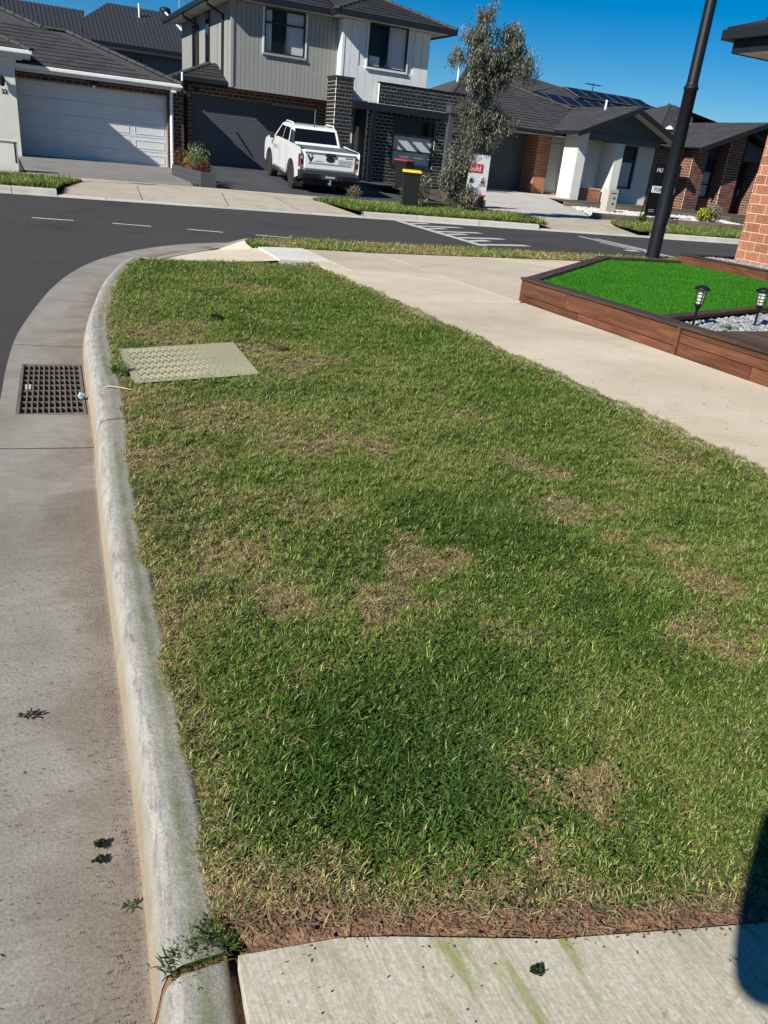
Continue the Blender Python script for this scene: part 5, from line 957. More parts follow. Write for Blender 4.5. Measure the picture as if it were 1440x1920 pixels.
barge(H4, (29.3, 0, 3.12), (ax, 0, az_), 'gutter_dark', 29.5, 29.56, .22); barge(H4, (36.4, 0, 3.15), (ax-.4, 0, az_-.4), 'gutter_dark', 29.9, 29.96, .2)
k4 = (az_-3.12)/(ax-29.3)
r4 = roofplane(H4, 'roof', [(29.3, 29.5, 3.12), (29.3, 34, 3.12), (ax-.2, 35.2, az_-.2*k4), (ax, 29.5, az_)], (0, 1, 0)); MB().add([(ax, 29.5, az_), (ax, 36, az_), (36.6, 36, 3.1), (36.6, 29.5, 3.1)], [(0, 1, 2, 3)]).build('roof', 'roof_tile', H4)
m4 = lambda y: 3.05+.40*(y-30.9)
r5 = roofplane(H4, 'roof', [(27.6, 30.9, m4(30.9)), (29.6, 30.9, m4(30.9)), (34.0, 35.3, m4(35.3)), (34.0, 36.9, m4(36.9)), (33.6, 36.9, m4(36.9))], (1, 0, 0)); caps(r5, (27.6, 30.9, m4(30.9)), (33.6, 36.9, m4(36.9))); MB().tube([(29.5, 30.9, 3.12), (33.0, 34.4, 4.46)], .035, 6).build('valley_flashing', 'gutter_white', H4)
MB().add([(33.6, 36.9, m4(36.9)), (34, 36.9, m4(36.9)), (41, 30.9, 3.05), (41, 42, 3.05), (27.6, 42, 3.05)], [(0, 1, 2, 3, 4)]).add([(27.6, 30.9, 3.05), (33.6, 36.9, m4(36.9)), (27.6, 42, 3.05)], [(0, 1, 2)]).build('roof', 'roof_tile', H4)
bx('gutter', H4, 'gutter_dark', 27.5, 29.6, 30.78, 30.9, 2.95, 3.07, .01); bx('soffit', H4, 'soffit', 27.6, 36.5, 30.9, 31.25, 3.3, 3.32) if 0 else None
MB().lathe([(.2, 0), (.2, .05), (.05, .16)], 12, (30.4, 33.0, 3.95)).build('roof_vent', 'gutter_white', H4)
# ---- orange brick house at the right edge
H5 = thing('brick_house', 'orange brick corner of the house beside the turf bed, right edge', 'house', (9.6, 6, .4))
bricks(H5, [(3.2, 8.15, .42, 2.93)], (9.2, 0, 0), (0, 1, 0), (-1, 0, 0), 'orange_brick', 'mortar_cream', singles=300)
bricks(H5, [(9.21, 12.5, .42, 2.93)], (0, 8.15, 0), (1, 0, 0), (0, 1, 0), 'orange_brick', 'mortar_cream')
MB().box(9.3, 16, 0, 8.05, .2, 2.86).build('wall', 'mortar_cream', H5)
bx('soffit', H5, 'soffit', 8.72, 9.3, 2, 8.62, 2.92, 2.935); MB().box(9.3, 16, 8.1, 8.62, 2.92, 2.935).build('soffit', 'soffit', H5)
bx('fascia', H5, 'gutter_dark', 8.70, 8.72, 2, 8.64, 2.91, 3.11); bx('fascia', H5, 'gutter_dark', 8.72, 16, 8.62, 8.64, 2.91, 3.11)
bx('gutter', H5, 'gutter_dark', 8.58, 8.70, 2, 8.76, 3.05, 3.17, .012); bx('gutter', H5, 'gutter_dark', 8.70, 16, 8.64, 8.76, 3.05, 3.17, .012)
roofplane(H5, 'roof', [(8.62, 8.72, 3.17), (8.62, 1.0, 3.17), (12.4, 4.9, 4.70)], (0, 1, 0), 'roof_tile_dark'); roofplane(H5, 'roof', [(8.62, 8.72, 3.17), (16.2, 8.72, 3.17), (12.4, 4.9, 4.70)], (1, 0, 0), 'roof_tile_dark')
MB().tube([(9.1, 7.5, 2.86), (9.1, 7.9, 2.7), (9.13, 7.95, .45)], .045, 8).build('downpipe', 'gutter_dark', H5) if 0 else None
# ================================================================== UTE
UT = thing('pickup_truck', 'white dual-cab pickup truck parked in the dark driveway', 'pickup truck', (0, 0, 0), local=True)
def arc(cy, cz, r, a0, a1, n=9): return [(cy+r*math.cos(R(a0+(a1-a0)*k/n)), cz+r*math.sin(R(a0+(a1-a0)*k/n))) for k in range(n+1)]
WB = 3.27; HWD = .93
# body shell: side profile with wheel arches, lofted over the width with tumblehome
prof = [(-1.13, .62), (-1.17, .80), (-1.15, 1.26), (-1.08, 1.30), (.55, 1.33), (3.05, 1.28), (3.55, 1.24), (4.02, 1.12), (4.12, .95), (4.10, .55)]+arc(WB, .40, .50, 8, 172)+[(2.62, .47), (.62, .47)]+arc(0, .40, .50, 8, 172)
def shell(prof, secs, m, name, par, bevel=.03, smooth=False):
    n = len(prof); mb = MB(); V = []
    for x, inset in secs: V += [(x, y, z) for y, z in [(p[0], p[1]) for p in prof]]
    F_ = [tuple(range(n)), tuple(range((len(secs)-1)*n, len(secs)*n))[::-1]]
    for i in range(len(secs)-1): F_ += [(i*n+k, i*n+(k+1) % n, (i+1)*n+(k+1) % n, (i+1)*n+k) for k in range(n)]
    return mb.add(V, F_).build(name, m, par, bevel=bevel, smooth=smooth, seg=3)
shell(prof, [(-HWD, 0), (HWD, 0)], 'ute_paint', 'body', UT, .045)
# bonnet crown and cab
def quadstack(rings, name, m, par, bevel=.03):
    mb = MB(); V = []
    for (y0, y1, hw, z, *z1) in rings: V += [(-hw, y0, z), (hw, y0, z), (hw, y1, z1[0] if z1 else z), (-hw, y1, z1[0] if z1 else z)]
    n = len(rings); F_ = [(0, 3, 2, 1), (4*n-4, 4*n-3, 4*n-2, 4*n-1)]
    for i in range(n-1): F_ += [(4*i+k, 4*i+(k+1) % 4, 4*i+4+(k+1) % 4, 4*i+4+k) for k in range(4)]
    return mb.add(V, F_).build(name, m, par, bevel=bevel, seg=3)
cab = quadstack([(.56, 3.16, .87, 1.22), (.62, 2.96, .855, 1.36), (.86, 2.32, .735, 1.79), (1.02, 2.16, .66, 1.835)], 'cab', 'ute_paint', UT, .035)
def pane(pts, par, nm='window', m='car_glass', th=.006, nrm=None):
    P = [Vector(p) for p in pts]; n = (P[1]-P[0]).cross(P[2]-P[0]).normalized()
    if nrm and n.dot(Vector(nrm)) < 0: n = -n
    return MB().hexa([p+n*th for p in P], [p-n*.01 for p in P]).build(nm, m, par)
def cab_y(z, rear): return (.62+(z-1.36)/.43*.24) if rear else (2.96-(z-1.36)/.43*.64)
def cab_w(z): return .855-(z-1.36)/.43*.12
pane([(-.72, cab_y(1.37, 1), 1.37), (.72, cab_y(1.37, 1), 1.37), (.655, cab_y(1.74, 1), 1.74), (-.655, cab_y(1.74, 1), 1.74)], cab, 'rear_window', nrm=(0, -1, .3))
pane([(-.76, cab_y(1.38, 0), 1.38), (.76, cab_y(1.38, 0), 1.38), (.66, cab_y(1.75, 0), 1.75), (-.66, cab_y(1.75, 0), 1.75)], cab, 'windscreen', nrm=(0, 1, .3))
for s in (-1, 1):
    for y0, y1, t0, t1 in ((.82, 1.66, 1.02, 1.66), (1.72, 2.70, 1.72, 2.24)):
        pane([(s*cab_w(1.36), y0, 1.36), (s*cab_w(1.36), y1, 1.36), (s*cab_w(1.73), t1, 1.73), (s*cab_w(1.73), t0, 1.73)], cab, 'side_window', nrm=(s, 0, .2))
    MB().tube([(s*.67, .98, 1.82), (s*.68, 1.1, 1.885), (s*.68, 1.9, 1.89), (s*.67, 2.1, 1.83)], .022, 8).build('roof_rail', 'ute_paint', cab, smooth=True)
    MB().box(s*.93-.14 if s < 0 else s*.93, s*.93 if s < 0 else s*.93+.14, 2.58, 2.72, 1.27, 1.46).build('mirror', 'black_plastic', UT, bevel=.03)
    pts = [(s*.87, -1.08, 1.315), (s*.87, .53, 1.335)]; MB().box(s*.87-.045, s*.87+.045, -1.1, .56, 1.30, 1.345).build('bed_rail', 'black_plastic', UT, bevel=.015)
    MB().hexa([(s*.80, .50, 1.33), (s*.88, .50, 1.33), (s*.88, .62, 1.33), (s*.80, .62, 1.33)], [(s*.74, .74, 1.70), (s*.78, .74, 1.70), (s*.78, .82, 1.70), (s*.74, .82, 1.70)]).build('sail_panel', 'black_plastic', UT)
    MB().box(s*.955-.04, s*.955+.04, .60, 2.62, .34, .42).build('side_step', 'black_plastic', UT, bevel=.015); MB().box(s*.90-.03, s*.90+.03, .56, 2.66, .40, .50).build('sill', 'black_plastic', UT)
    for cy in (0, WB):
        a = arc(cy, .40, .525, -5, 185, 14); b = arc(cy, .40, .47, -5, 185, 14); x0, x1 = (s*.90, s*.952); mb = MB()
        for k in range(14): mb.hexa([(x0, *a[k]), (x0, *a[k+1]), (x0, *b[k+1]), (x0, *b[k])], [(x1, *a[k]), (x1, *a[k+1]), (x1, *b[k+1]), (x1, *b[k])])
        mb.build('arch_trim', 'black_plastic', UT)
        wl = thing('w', 'x', 'y', (s*.80, cy, .395), local=True) if 0 else None
        ty = MB().lathe([(.22, -.128), (.34, -.132), (.385, -.118), (.395, -.08), (.397, 0), (.395, .08), (.385, .118), (.34, .132), (.22, .128)], 28, (s*.80, cy, .397), 'X').build('wheel', 'rubber', UT, smooth=True)
        rim = MB().lathe([(.245, s*.06), (.245, s*.115), (.225, s*.12), (.215, s*.07), (.05, s*.06)], 24, (s*.80, cy, .397), 'X').build('rim', 'black_plastic', ty, smooth=True)
        for k in range(6):
            a_ = k*math.pi/3+.3; c0, s0 = math.cos(a_), math.sin(a_); p0, p1 = (cy+.04*c0, .397+.04*s0), (cy+.225*c0, .397+.225*s0); t_ = (-s0*.026, c0*.026); xa, xb = s*.80+s*.085, s*.80+s*.118
            MB().hexa([(xa, p0[0]-t_[0], p0[1]-t_[1]), (xa, p0[0]+t_[0], p0[1]+t_[1]), (xa, p1[0]+t_[0], p1[1]+t_[1]), (xa, p1[0]-t_[0], p1[1]-t_[1])], [(xb, p0[0]-t_[0], p0[1]-t_[1]), (xb, p0[0]+t_[0], p0[1]+t_[1]), (xb-s*.012, p1[0]+t_[0], p1[1]+t_[1]), (xb-s*.012, p1[0]-t_[0], p1[1]-t_[1])]).build('spoke', 'alloy', ty)
    # tail light
    tl = MB().box(s*.93-.105 if s > 0 else s*.93-.012, s*.93+.012 if s > 0 else s*.93+.105, -1.185, -.98, .80, 1.17).build('tail_light', 'tail_red', UT, bevel=.02)
    MB().box(s*.885-.04, s*.885+.03, -1.192, -1.18, 1.04, 1.12).build('lens', 'lens_clear', tl); MB().box(s*.885-.04, s*.885+.03, -1.192, -1.18, .82, .87).build('lens', 'lens_clear', tl)
    MB().box(s*.74-.12, s*.74+.12, -.50, -.485, .18, .52).build('mud_flap', 'black_plastic', UT)
    MB().box(s*.90-.012, s*.90+.045, 2.05, 2.25, 1.12, 1.16).build('door_handle', 'ute_paint', UT, bevel=.01); MB().box(s*.90-.012, s*.90+.045, .98, 1.18, 1.12, 1.16).build('door_handle', 'ute_paint', UT, bevel=.01)
    for y in (.72, 1.69, 2.74): MB().box(s*.9305-.002, s*.9305+.002, y-.005, y+.005, .52, 1.24).build('door_gap', 'decal', UT)
    MB().box(s*.932-.003, s*.932+.003, 2.86, 2.98, 1.06, 1.20).build('side_vent', 'black_plastic', UT, bevel=.002)
MB().box(-.80, .80, -1.06, .58, 1.29, 1.318).build('bed_cover', 'cover_grey', UT)
for k in range(16): MB().box(-.79, .79, -1.04+k*.1, -1.04+k*.1+.085, 1.318, 1.324).build('cover_slat', 'cover_grey', UT, bevel=.002)
tg = MB().box(-.80, .80, -1.195, -1.10, .78, 1.28).build('tailgate', 'ute_paint', UT, bevel=.02)
MB().prism([(-.80, -1.24, 1.26), (-.80, -1.10, 1.30), (-.80, -1.10, 1.22), (-.80, -1.20, 1.20)], (1.6, 0, 0)).build('spoiler', 'ute_paint', tg, bevel=.01)
MB().box(-.16, .16, -1.245, -1.18, 1.16, 1.26).build('handle', 'black_plastic', tg, bevel=.02); MB().prism([(-.70, -1.205, .93), (-.64, -1.205, .97), (.64, -1.205, .97), (.70, -1.205, .93)], (0, .03, 0)).build('crease', 'decal_grey', tg)
bd = MB().lathe([(.001, -1.212), (.13, -1.212), (.14, -1.2), (.14, -1.18)], 28, (0, 0, 0), 'Y').build('badge', 'badge', tg)
bd.scale = (1.0, 1, .52); bd.location = (0, 0, 1.08)
def plate(poly, nm, m, y=-1.199): return MB().prism([(x, y, z) for x, z in poly], (0, -.003, 0)).build(nm, m, tg)
plate([(-.735, 1.17), (-.665, 1.17), (-.615, 1.06), (-.59, 1.13), (-.525, 1.13), (-.59, .98), (-.635, .98)], 'logo', 'decal'); plate([(-.61, 1.185), (-.55, 1.185), (-.565, 1.155), (-.595, 1.155)], 'logo', 'decal')
for k in range(8): plate([(-.49+k*.036, 1.0), (-.462+k*.036, 1.0), (-.462+k*.036, 1.022), (-.49+k*.036, 1.022)], 'small_print', 'decal_grey')
for k in range(7): plate([(.48+k*.035, 1.145), (.508+k*.035, 1.145), (.508+k*.035, 1.17), (.48+k*.035, 1.17)], 'small_print', 'decal')
for j in range(4): plate([(.26, 1.085-j*.032), (.72, 1.085-j*.032), (.72, 1.097-j*.032), (.26, 1.097-j*.032)], 'small_print', 'decal_grey')
for k, ch in enumerate('VOLTS'):
    text(ch, UT, 'decal', (-.934, 2.52-k*.14, 1.05), .17, (math.pi/2, 0, -math.pi/2), ext=.001)
bp = MB().prism([(-.94, -1.02, .44), (-.94, -1.30, .50), (-.94, -1.32, .66), (-.94, -1.16, .735), (-.94, -.95, .735)], (1.88, 0, 0)).build('bumper', 'black_plastic', UT, bevel=.02)
MB().box(-.26, .26, -1.336, -1.31, .52, .65).build('plate_recess', 'decal', bp); np_ = MB().box(-.18, .18, -1.345, -1.335, .545, .645).build('number_plate', 'decal', bp)
for k in range(6): MB().box(-.15+k*.052, -.15+k*.052+.032, -1.348, -1.344, .57, .62).build('character', 'plate_white', bp)
for s in (-1, 1): MB().hexa([(s*.60-.22, -1.325, .53), (s*.60+.22, -1.325, .53), (s*.60+.22, -1.325, .66), (s*.60-.22, -1.325, .66)], [(s*.60-.22, -1.30, .53), (s*.60+.22, -1.30, .53), (s*.60+.22, -1.30, .66), (s*.60-.22, -1.30, .66)]).build('bumper_panel', 'lamp_paint', bp, bevel=.01)
MB().box(-.03, .03, -1.42, -1.1, .38, .44).lathe([(.025, .44), (.025, .49), (.035, .51), (.015, .53)], 10, (0, -1.40, 0)).build('tow_bar', 'alu', UT); MB().box(-.75, .75, -.9, 3.6, .30, .62).build('chassis', 'black_plastic', UT); MB().tube([(.55, -.9, .32), (.6, -1.15, .30)], .035, 8).build('exhaust', 'alloy', UT)
MB().tube([(0, 1.0, 1.83), (0, .93, 1.90)], [.02, .01], 8).build('antenna', 'black_plastic', cab)
UT.location = (8.86, 24.15, .155); UT.rotation_euler = (R(4.3), 0, R(-5.0)); UT.scale = (.95, .95, .95)
# ================================================================== BINS
def bin_(loc, rz, lid, label, open_=False, s=.88):
    t = thing('wheelie_bin', label, 'bin', loc, (0, 0, rz), 'wheelie bins', local=True)
    mb = MB(); rings = [(.20, .22, .08), (.245, .29, .92), (.262, .31, .93), (.262, .31, .985)]; V = []
    for hx, hy, z in rings: V += [(-hx, -hy, z), (hx, -hy, z), (hx, hy*.9, z), (-hx, hy*.9, z)]
    F_ = [(0, 3, 2, 1), (12, 13, 14, 15)]
    for i in range(3): F_ += [(4*i+k, 4*i+(k+1) % 4, 4*i+4+(k+1) % 4, 4*i+4+k) for k in range(4)]
    mb.add(V, F_).build('body', 'bin_green', t, bevel=.02)
    lm = MB(); lm.add([(-.285, -.33, .985), (.285, -.33, .985), (.285, .30, 1.0), (-.285, .30, 1.0), (-.26, -.29, 1.03), (.26, -.29, 1.03), (.27, .30, 1.06), (-.27, .30, 1.06)], [(0, 3, 2, 1), (4, 5, 6, 7), (0, 1, 5, 4), (1, 2, 6, 5), (2, 3, 7, 6), (3, 0, 4, 7)]); lm.build('lid', lid, t, bevel=.02)
    MB().tube([(-.22, .34, .96), (.22, .34, .96)], .018, 8).build('handle', 'bin_green', t)
    for sx in (-1, 1):
        w = MB().lathe([(.03, -.025), (.10, -.025), (.10, .025), (.03, .025)], 18, (sx*.24, .24, .10), 'X').build('wheel', 'rubber', t)
    MB().box(-.05, .05, -.315, -.30, .60, .70).build('sticker', 'sign_white', t) if open_ else None
    t.scale = (s, s, s); return t
bin_((9.62, 19.3, .152), R(-24), 'lid_yellow', 'dark wheelie bin with yellow lid standing on the grass verge'); bin_((12.72, 26.2, .40), R(25), 'lid_red', 'dark wheelie bin with red lid against the black brick wall', True)
# ================================================================== SIGNS, MAILBOX
RS = thing('real_estate_sign', 'white and red real estate signboard behind the young gum tree', 'sign', (13.2, 22, .2))
bx('board', RS, 'sign_white', 12.72, 13.56, 22.0, 22.03, .52, 1.66); bx('band', RS, 'sign_red', 12.72, 13.56, 21.994, 22.0, .50, .55); bx('sold_panel', RS, 'sign_red', 12.76, 13.34, 21.99, 21.998, 1.16, 1.40); text('Sold', RS, 'sign_white', (13.08, 21.986, 1.27), .22)
MB().lathe([(.001, 21.988), (.10, 21.988), (.10, 21.999)], 20, (13.38, 0, .97), 'Y').build('portrait_disc', 'plate_white', RS); MB().lathe([(.001, 21.983), (.045, 21.983), (.045, 21.99)], 14, (13.38, 0, .99), 'Y').build('portrait_head', 'sign_skin', RS); MB().prism([(13.30, 21.986, .88), (13.46, 21.986, .88), (13.42, 21.986, .945), (13.34, 21.986, .945)], (0, .004, 0)).build('portrait_shoulders', 'decal', RS)
MB().lathe([(.001, 21.988), (.10, 21.988), (.10, 21.999)], 20, (12.98, 0, .97), 'Y').build('portrait_disc', 'plate_white', RS); MB().prism([(12.90, 21.986, .88), (13.06, 21.986, .88), (13.02, 21.986, 1.0), (12.94, 21.986, 1.0)], (0, .004, 0)).build('portrait_shoulders', 'decal', RS)
for j, (a, b, m_) in enumerate(((13.27, 13.50, 'sign_pink'), (13.25, 13.52, 'sign_pink'), (12.86, 13.30, 'decal_grey'), (12.86, 13.25, 'decal_grey'), (12.90, 13.2, 'decal'))):
    bx('print_line', RS, m_, a, b, 21.992, 21.999, (.835, .795, .71, .67, .61)[j], (.855, .818, .725, .685, .635)[j])
bx('post', RS, 'sign_black', 13.42, 13.54, 22.04, 22.16, .15, 1.6); bx('post', RS, 'sign_black', 12.76, 12.88, 22.04, 22.16, .15, 1.6); bx('base', RS, 'decal_grey', 13.5, 13.72, 22.2, 22.4, .15, .40)
LS = thing('lease_sign', 'black rental signboard with white lettering behind the lamp post', 'sign', (21.5, 23, .25))
bx('board', LS, 'sign_black', 20.95, 22.15, 23.0, 23.03, .32, 2.05); text('HU', LS, 'sign_white', (21.17, 22.99, 1.83), .19, shear=.1); text('Y', LS, 'sign_white', (21.98, 22.99, 1.80), .19); bx('panel', LS, 'sign_white', 21.0, 22.06, 22.99, 22.999, 1.10, 1.32); text('FOR RENT', LS, 'sign_black', (21.53, 22.985, 1.205), .185)
for j in range(2): bx('print_line', LS, 'decal_grey', 21.05, 21.30, 22.992, 22.999, .52-j*.06, .545-j*.06)
bx('sticker', LS, 'decal_grey', 21.93, 22.01, 22.992, 22.999, .48, .62)
for x in (20.98, 22.06): bx('post', LS, 'sign_black', x, x+.07, 23.03, 23.10, .15, 2.05)
MB().tube([(20.45, 22.7, .25), (21.05, 23.12, 1.35)], .022, 6).build('brace', 'sign_black', LS)
ML = thing('letterbox', 'pale rendered letterbox pillar numbered 28 beside the driveway', 'letterbox', (20.3, 24.3, .25))
MB().box(20.05, 20.48, 24.1, 24.45, .18, 1.06).build('pillar', 'mail_render', ML, bevel=.01); text('28', ML, 'sign_black', (20.33, 24.096, .76), .13); MB().lathe([(.001, 24.085), (.035, 24.085), (.035, 24.1)], 8, (20.30, 0, .58), 'Y').build('lock', 'sign_black', ML); bx('slot', ML, 'decal', 20.17, 20.41, 24.093, 24.099, .92, .95)
# ================================================================== FRONT GARDENS
RW = thing('retaining_wall', 'weathered grey-brown sleeper retaining wall before the gabled house', 'retaining wall', (25, 25.8, .2))
for k in range(7): bx('sleeper', RW, 'sleeper', 19.3+k*1.75, 19.3+k*1.75+1.74, 25.6, 25.68, .17, .46, .008)
RW2 = thing('retaining_wall', 'low front sleeper edging behind the right-hand verge', 'retaining wall', (22, 20.7, .2))
for k in range(5): bx('sleeper', RW2, 'sleeper', 17.6+k*1.9, 17.6+k*1.9+1.885, 21.72, 21.80, .13, .33, .008)
struct(MB().add([(19.3, 25.68, .450), (40, 25.68, .450), (40, 31, .44), (22, 31, .44)], [(0, 1, 2, 3)]).build('raised_garden_soil', 'mulch')); sheet('garden_turf_strip', [(20.6, 25.7), (34, 25.7), (34, 26.6), (20.9, 26.6)], .462, 'dull_turf')
pebbles('white_pebbles', [(17.7, 21.85), (26, 21.85), (27, 25.5), (19.6, 25.5)], .27, 4200, .03, .06, 'pebble_white', 'white pebbles on the front garden of the gabled house')
for o_ in [o for o in bpy.data.objects if o.name.startswith('white_pebbles')]:
    for v in o_.data.vertices: v.co.z += (v.co.y-21.85)*.033-.085
def leafball(name, c, rad, n, L, W, col, label, cat='shrub', group=None, cols=None, stem=True, droop=0):
    t = thing(name, label, cat, (c[0], c[1], c[2]), group=group); u = RNG.normal(size=(n, 3)); u /= np.linalg.norm(u, axis=1)[:, None]; r = RNG.random(n)**.45
    k = (1+.35*(fbm(u[:, 0]*2+7, u[:, 1]*2+u[:, 2]*2+3, int(n))-.5)*2)[:, None]
    P = np.array(c)+np.array([0, 0, rad[2]])+u*np.array(rad)*r[:, None]*k; P[:, 2] = np.maximum(P[:, 2], c[2]+.02)
    base = np.array(col)[None]*(.55+.9*RNG.random((n, 1)))
    if cols is not None:
        pk = RNG.integers(0, len(cols), n); base = np.array(cols)[pk]*(.7+.6*RNG.random((n, 1)))
    blades('foliage', P, RNG.uniform(.6, 1.2, n)*L, RNG.uniform(.7, 1.2, n)*W, RNG.uniform(0, 6.28, n), np.clip(RNG.normal(1.0+droop, .6, n), 0, 2.8), np.clip(base, .005, .95), 'leaf_blades', curl=.3, kind=None, parent=t)
    if stem:
        for q in range(4):
            a = q*1.6+random.random(); MB().tube([(c[0], c[1], c[2]-.05), (c[0]+rad[0]*.4*math.cos(a), c[1]+rad[1]*.4*math.sin(a), c[2]+rad[2]*1.3)], [.012, .005], 5).build('stem', 'bark', t)
    return t
leafball('shrub', (10.45, 20.9, .16), (.36, .36, .30), 2600, .05, .018, (.075, .085, .022), 'round olive-green shrub right of the yellow-lid bin')
leafball('shrub', (11.1, 21.6, .16), (.40, .4, .45), 2200, .05, .020, (.11, .12, .085), 'grey-green flowering shrub before the black brick wall', cols=[(.09, .10, .06), (.12, .13, .09), (.06, .07, .04), (.45, .42, .40)])
leafball('shrub', (11.75, 20.6, .15), (.48, .4, .42), 2600, .055, .022, (.10, .11, .07), 'straggly grey shrub at the foot of the gum tree', cols=[(.10, .11, .07), (.07, .085, .045), (.14, .14, .10), (.20, .13, .04)])
leafball('shrub', (12.7, 21.4, .15), (.35, .35, .30), 1500, .05, .020, (.045, .055, .03), 'dark low shrub under the real estate sign', cols=[(.04, .05, .03), (.06, .05, .04)])
leafball('shrub', (9.15, 21.9, .16), (.22, .22, .18), 700, .05, .02, (.2, .17, .10), 'small straw-coloured plant behind the yellow-lid bin')
leafball('flowering_plant', (23.7, 22.9, .22), (.35, .3, .28), 1500, .07, .04, (.4, .4, .05), 'yellow-flowering plant by the sleeper edging', cols=[(.62, .55, .05), (.5, .5, .06), (.10, .16, .04), (.12, .18, .05)]); leafball('flowering_plant', (24.4, 23.1, .22), (.32, .3, .36), 1100, .06, .04, (.4, .4, .4), 'pale dried flower bush beside the yellow-flowering plant', cols=[(.42, .40, .36), (.25, .23, .16), (.16, .17, .10)])
tuft('strappy_plant', (18.95, 20.9, .17), 70, .45, (.075, .11, .03), 'green strappy plant on the verge left of the lamp post', .05, (.1, 1.0), .03, 'plant')
# planter with flowers
PL = thing('planter_box', 'long charcoal timber planter box of flowers between the two driveways', 'planter', (5, 23.5, .16))
bx('front_panel', PL, 'planter_grey', 4.74, 5.14, 21.70, 21.74, .14, .52, .006); sd = [MB().box(x, x+.04, 21.74, 25.6, .14+k*.128, .14+k*.128+.122).build('side_board', 'planter_grey', PL, bevel=.005) for x in (4.74, 5.10) for k in range(3)]; bx('soil', PL, 'mulch', 4.78, 5.10, 21.74, 25.6, .3, .47); bx('back_panel', PL, 'planter_grey', 4.74, 5.14, 25.6, 25.64, .14, .52); bx('front_trim', PL, 'planter_grey', 5.08, 5.145, 21.68, 21.70, .14, .53, .004)
GF = 'flowering plants in the planter box'
leafball('flowering_plant', (4.95, 22.3, .45), (.22, .3, .16), 900, .045, .025, (.3, .1, .1), 'dark red flowers at the near end of the planter', 'plant', GF, [(.16, .02, .02), (.22, .035, .03), (.06, .08, .03)])
leafball('flowering_plant', (4.92, 23.0, .45), (.24, .35, .26), 1200, .05, .02, (.3, .3, .1), 'leafy green plant in the middle of the planter', 'plant', GF, [(.10, .14, .05), (.14, .19, .07), (.07, .10, .03)])
leafball('flowering_plant', (4.95, 23.9, .45), (.22, .5, .20), 1100, .045, .025, (.4, .2, .05), 'orange and rust-coloured flowers towards the back of the planter', 'plant', GF, [(.42, .14, .03), (.34, .09, .03), (.10, .11, .04), (.45, .22, .06)])
leafball('flowering_plant', (5.05, 23.6, .50), (.34, .5, .36), 800, .05, .014, (.3, .3, .1), 'tall yellow and white daisies rising above the planter', 'plant', GF, [(.12, .15, .05), (.55, .50, .12), (.70, .70, .60), (.10, .13, .04), (.5, .48, .15)])
leafball('flowering_plant', (4.88, 25.0, .45), (.22, .4, .28), 900, .05, .025, (.3, .1, .1), 'russet shrubby plant at the wall end of the planter', 'plant', GF, [(.12, .05, .03), (.10, .08, .04), (.16, .07, .03)])
tuft('weed', (4.75, 21.9, .16), 60, .12, (.08, .09, .03), 'scraggy weeds beside the planter front corner', .12, (.3, 1.2), .012); tuft('weed', (8.05, 20.0, .15), 160, .17, (.05, .11, .02), 'dark green weed clump on the verge behind the truck', .12, (.3, 1.2), .02); tuft('weed', (12.6, 18.2, .14), 260, .26, (.045, .07, .02), 'tall dark grass clump at the end of the verge', .25, (.1, .9), .012)
# ================================================================== GUM TREE
TR = thing('gum_tree', 'young grey-green gum tree standing on the far verge', 'tree', (11.3, 19.5, .15))
trunk = [(11.30, 19.5, .1), (11.32, 19.5, .9), (11.36, 19.48, 1.7), (11.42, 19.5, 2.6), (11.40, 19.5, 3.4), (11.22, 19.5, 4.3), (11.14, 19.5, 4.9)]
MB().tube(trunk, [.055, .05, .045, .04, .033, .02, .006], 10).build('trunk', 'bark', TR, smooth=True)
BL = [(11.12, 4.62, .24, .33), (11.0, 4.20, .32, .34), (11.15, 3.80, .42, .38), (11.10, 3.42, .34, .30), (12.05, 4.40, .30, .30), (11.85, 4.05, .42, .38), (12.42, 4.02, .34, .36), (12.45, 3.72, .38, .30), (11.95, 3.62, .48, .34), (10.60, 3.72, .24, .17), (11.55, 3.35, .45, .30), (11.50, 3.02, .30, .26), (11.30, 2.66, .38, .26), (11.85, 2.60, .48, .28), (12.15, 2.35, .34, .24), (11.55, 2.25, .50, .32), (11.80, 1.95, .48, .22), (11.25, 1.95, .30, .25), (11.15, 1.50, .28, .26), (11.05, 1.10, .34, .28), (11.25, .75, .40, .28), (11.45, 1.45, .22, .3), (10.85, .80, .22, .2), (11.6, .55, .28, .2)]
BL = [(11.62+(bx_-11.55)*1.0, z_, r_*.98, h_*1.08) for bx_, z_, r_, h_ in BL]
PP = []; CC = []
for (x_, z_, r_, h_) in BL:
    if z_ < 1.7: x_ -= .22; r_ *= .85
    y_ = 19.5+random.uniform(-.25, .25); sh_ = .8+.4*random.random()
    a = min(trunk, key=lambda p: abs(p[2]-(z_-h_*.9))+.2*abs(p[0]-x_)); MB().tube([a, ((a[0]+x_)/2, (a[1]+y_)/2, (a[2]+z_)/2+.02), (x_, y_, z_+h_*.4)], [.02, .013, .004], 6).build('limb', 'bark', TR)
    for q in range(max(6, int(37*r_*h_/.12))):
        v = Vector(RNG.normal(size=3)).normalized()*random.uniform(.35, 1.22); c_ = np.array([x_+v.x*r_, y_+v.y*r_*.9, z_+v.z*h_]); n = random.randint(26, 56)
        P = c_+RNG.normal(size=(n, 3))*np.array([.055, .055, .085]); PP.append(P); CC.append(np.full(n, sh_*random.uniform(.7, 1.3)))
        if q % 4 == 0: MB().tube([(x_, y_, z_-.03), ((x_+c_[0])/2, (y_+c_[1])/2, (z_+c_[2])/2+.04), tuple(c_)], [.007, .005, .002], 4).build('twig', 'bark', TR)
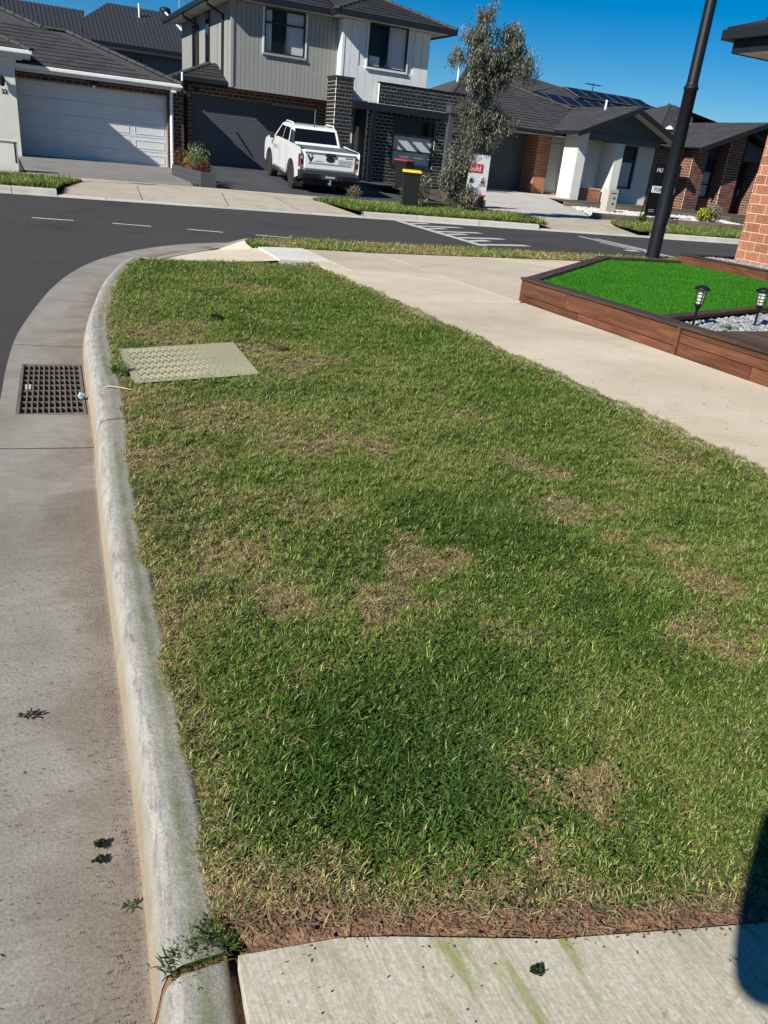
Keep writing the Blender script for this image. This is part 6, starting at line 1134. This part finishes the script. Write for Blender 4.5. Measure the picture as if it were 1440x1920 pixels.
P = np.concatenate(PP); sh = np.concatenate(CC); n = len(P); g_ = RNG.random((n, 1)); hue = np.array([[.085, .095, .065]])*(1-g_)+np.array([[.27, .275, .215]])*g_; hue *= sh[:, None]; rs = RNG.random(n) < .03; hue[rs] = (.20, .12, .06)
blades('crown', P, RNG.uniform(.05, .11, n), RNG.uniform(.014, .028, n), RNG.uniform(0, 6.28, n), np.clip(RNG.normal(2.35, .45, n), .6, 2.95), hue, 'leaf_blades', curl=.15, kind=None, parent=TR)
print('LEAVES', n)
# ================================================================== THE PHOTOGRAPHER (only the shadow of an arm shows)
PS = thing('person', 'person in dark clothes just behind the camera, casting the shadow at bottom right', 'person', (-.16, -.52, .15))
def skin(name, pts, edges, m, par, root=0, sub=2):
    me = bpy.data.meshes.new(name); g = ORG[par.name]; me.from_pydata([(p[0]-g[0], p[1]-g[1], p[2]-g[2]) for p in pts], edges, []); me.materials.append(MATS[m]); o = bpy.data.objects.new(name, me); C.objects.link(o); o.parent = par
    sk = o.modifiers.new('skin', 'SKIN'); sd_ = o.modifiers.new('sub', 'SUBSURF'); sd_.levels = sub; sd_.render_levels = sub
    if not me.skin_vertices: 
        bm = bmesh.new(); bm.from_mesh(me); bm.verts.layers.skin.verify(); bm.to_mesh(me); bm.free()
    for i, p in enumerate(pts):
        me.skin_vertices[0].data[i].radius = (p[3], p[4] if len(p) > 4 else p[3]); me.skin_vertices[0].data[i].use_root = (i == root)
    return o
fx, fy = math.sin(R(27)), math.cos(R(27)); rx, ry = fy, -fx; bxp, byp = -.16, -.52
def L_(f, r, z): return (bxp+fx*f+rx*r, byp+fy*f+ry*r, z)
B_ = [(*L_(0, 0, .93), .15, .12), (*L_(0, 0, 1.12), .15, .11), (*L_(.0, 0, 1.32), .17, .11), (*L_(.0, 0, 1.46), .06), (*L_(.03, 0, 1.54), .055), (*L_(.04, 0, 1.62), .085, .095), (*L_(.03, 0, 1.71), .07),
      (*L_(0, -.19, 1.40), .065), (-.225, -.20, 1.16, .055), (-.183, -.075, 1.00, .050), (-.200, -.035, 1.15, .046), (-.215, .0, 1.30, .038),
      (*L_(0, .19, 1.40), .065), (*L_(.02, .27, 1.16), .048), (*L_(.15, .22, .98), .040), (*L_(.28, .12, 1.08), .034), (*L_(.36, .05, 1.16), .030),
      (*L_(0, -.10, .84), .095), (*L_(.02, -.11, .55), .065), (*L_(-.02, -.11, .26), .05), (*L_(-.02, -.11, .19), .045), (*L_(.15, -.13, .18), .035),
      (*L_(0, .10, .84), .095), (*L_(.02, .11, .55), .065), (*L_(-.02, .11, .26), .05), (*L_(-.02, .11, .19), .045), (*L_(.15, .13, .18), .035)]
E_ = [(0, 1), (1, 2), (2, 3), (3, 4), (4, 5), (5, 6), (2, 7), (7, 8), (8, 9), (9, 10), (10, 11), (2, 12), (12, 13), (13, 14), (14, 15), (15, 16), (0, 17), (17, 18), (18, 19), (19, 20), (20, 21), (0, 22), (22, 23), (23, 24), (24, 25), (25, 26)]
skin('body', B_, E_, 'cloth_navy', PS)
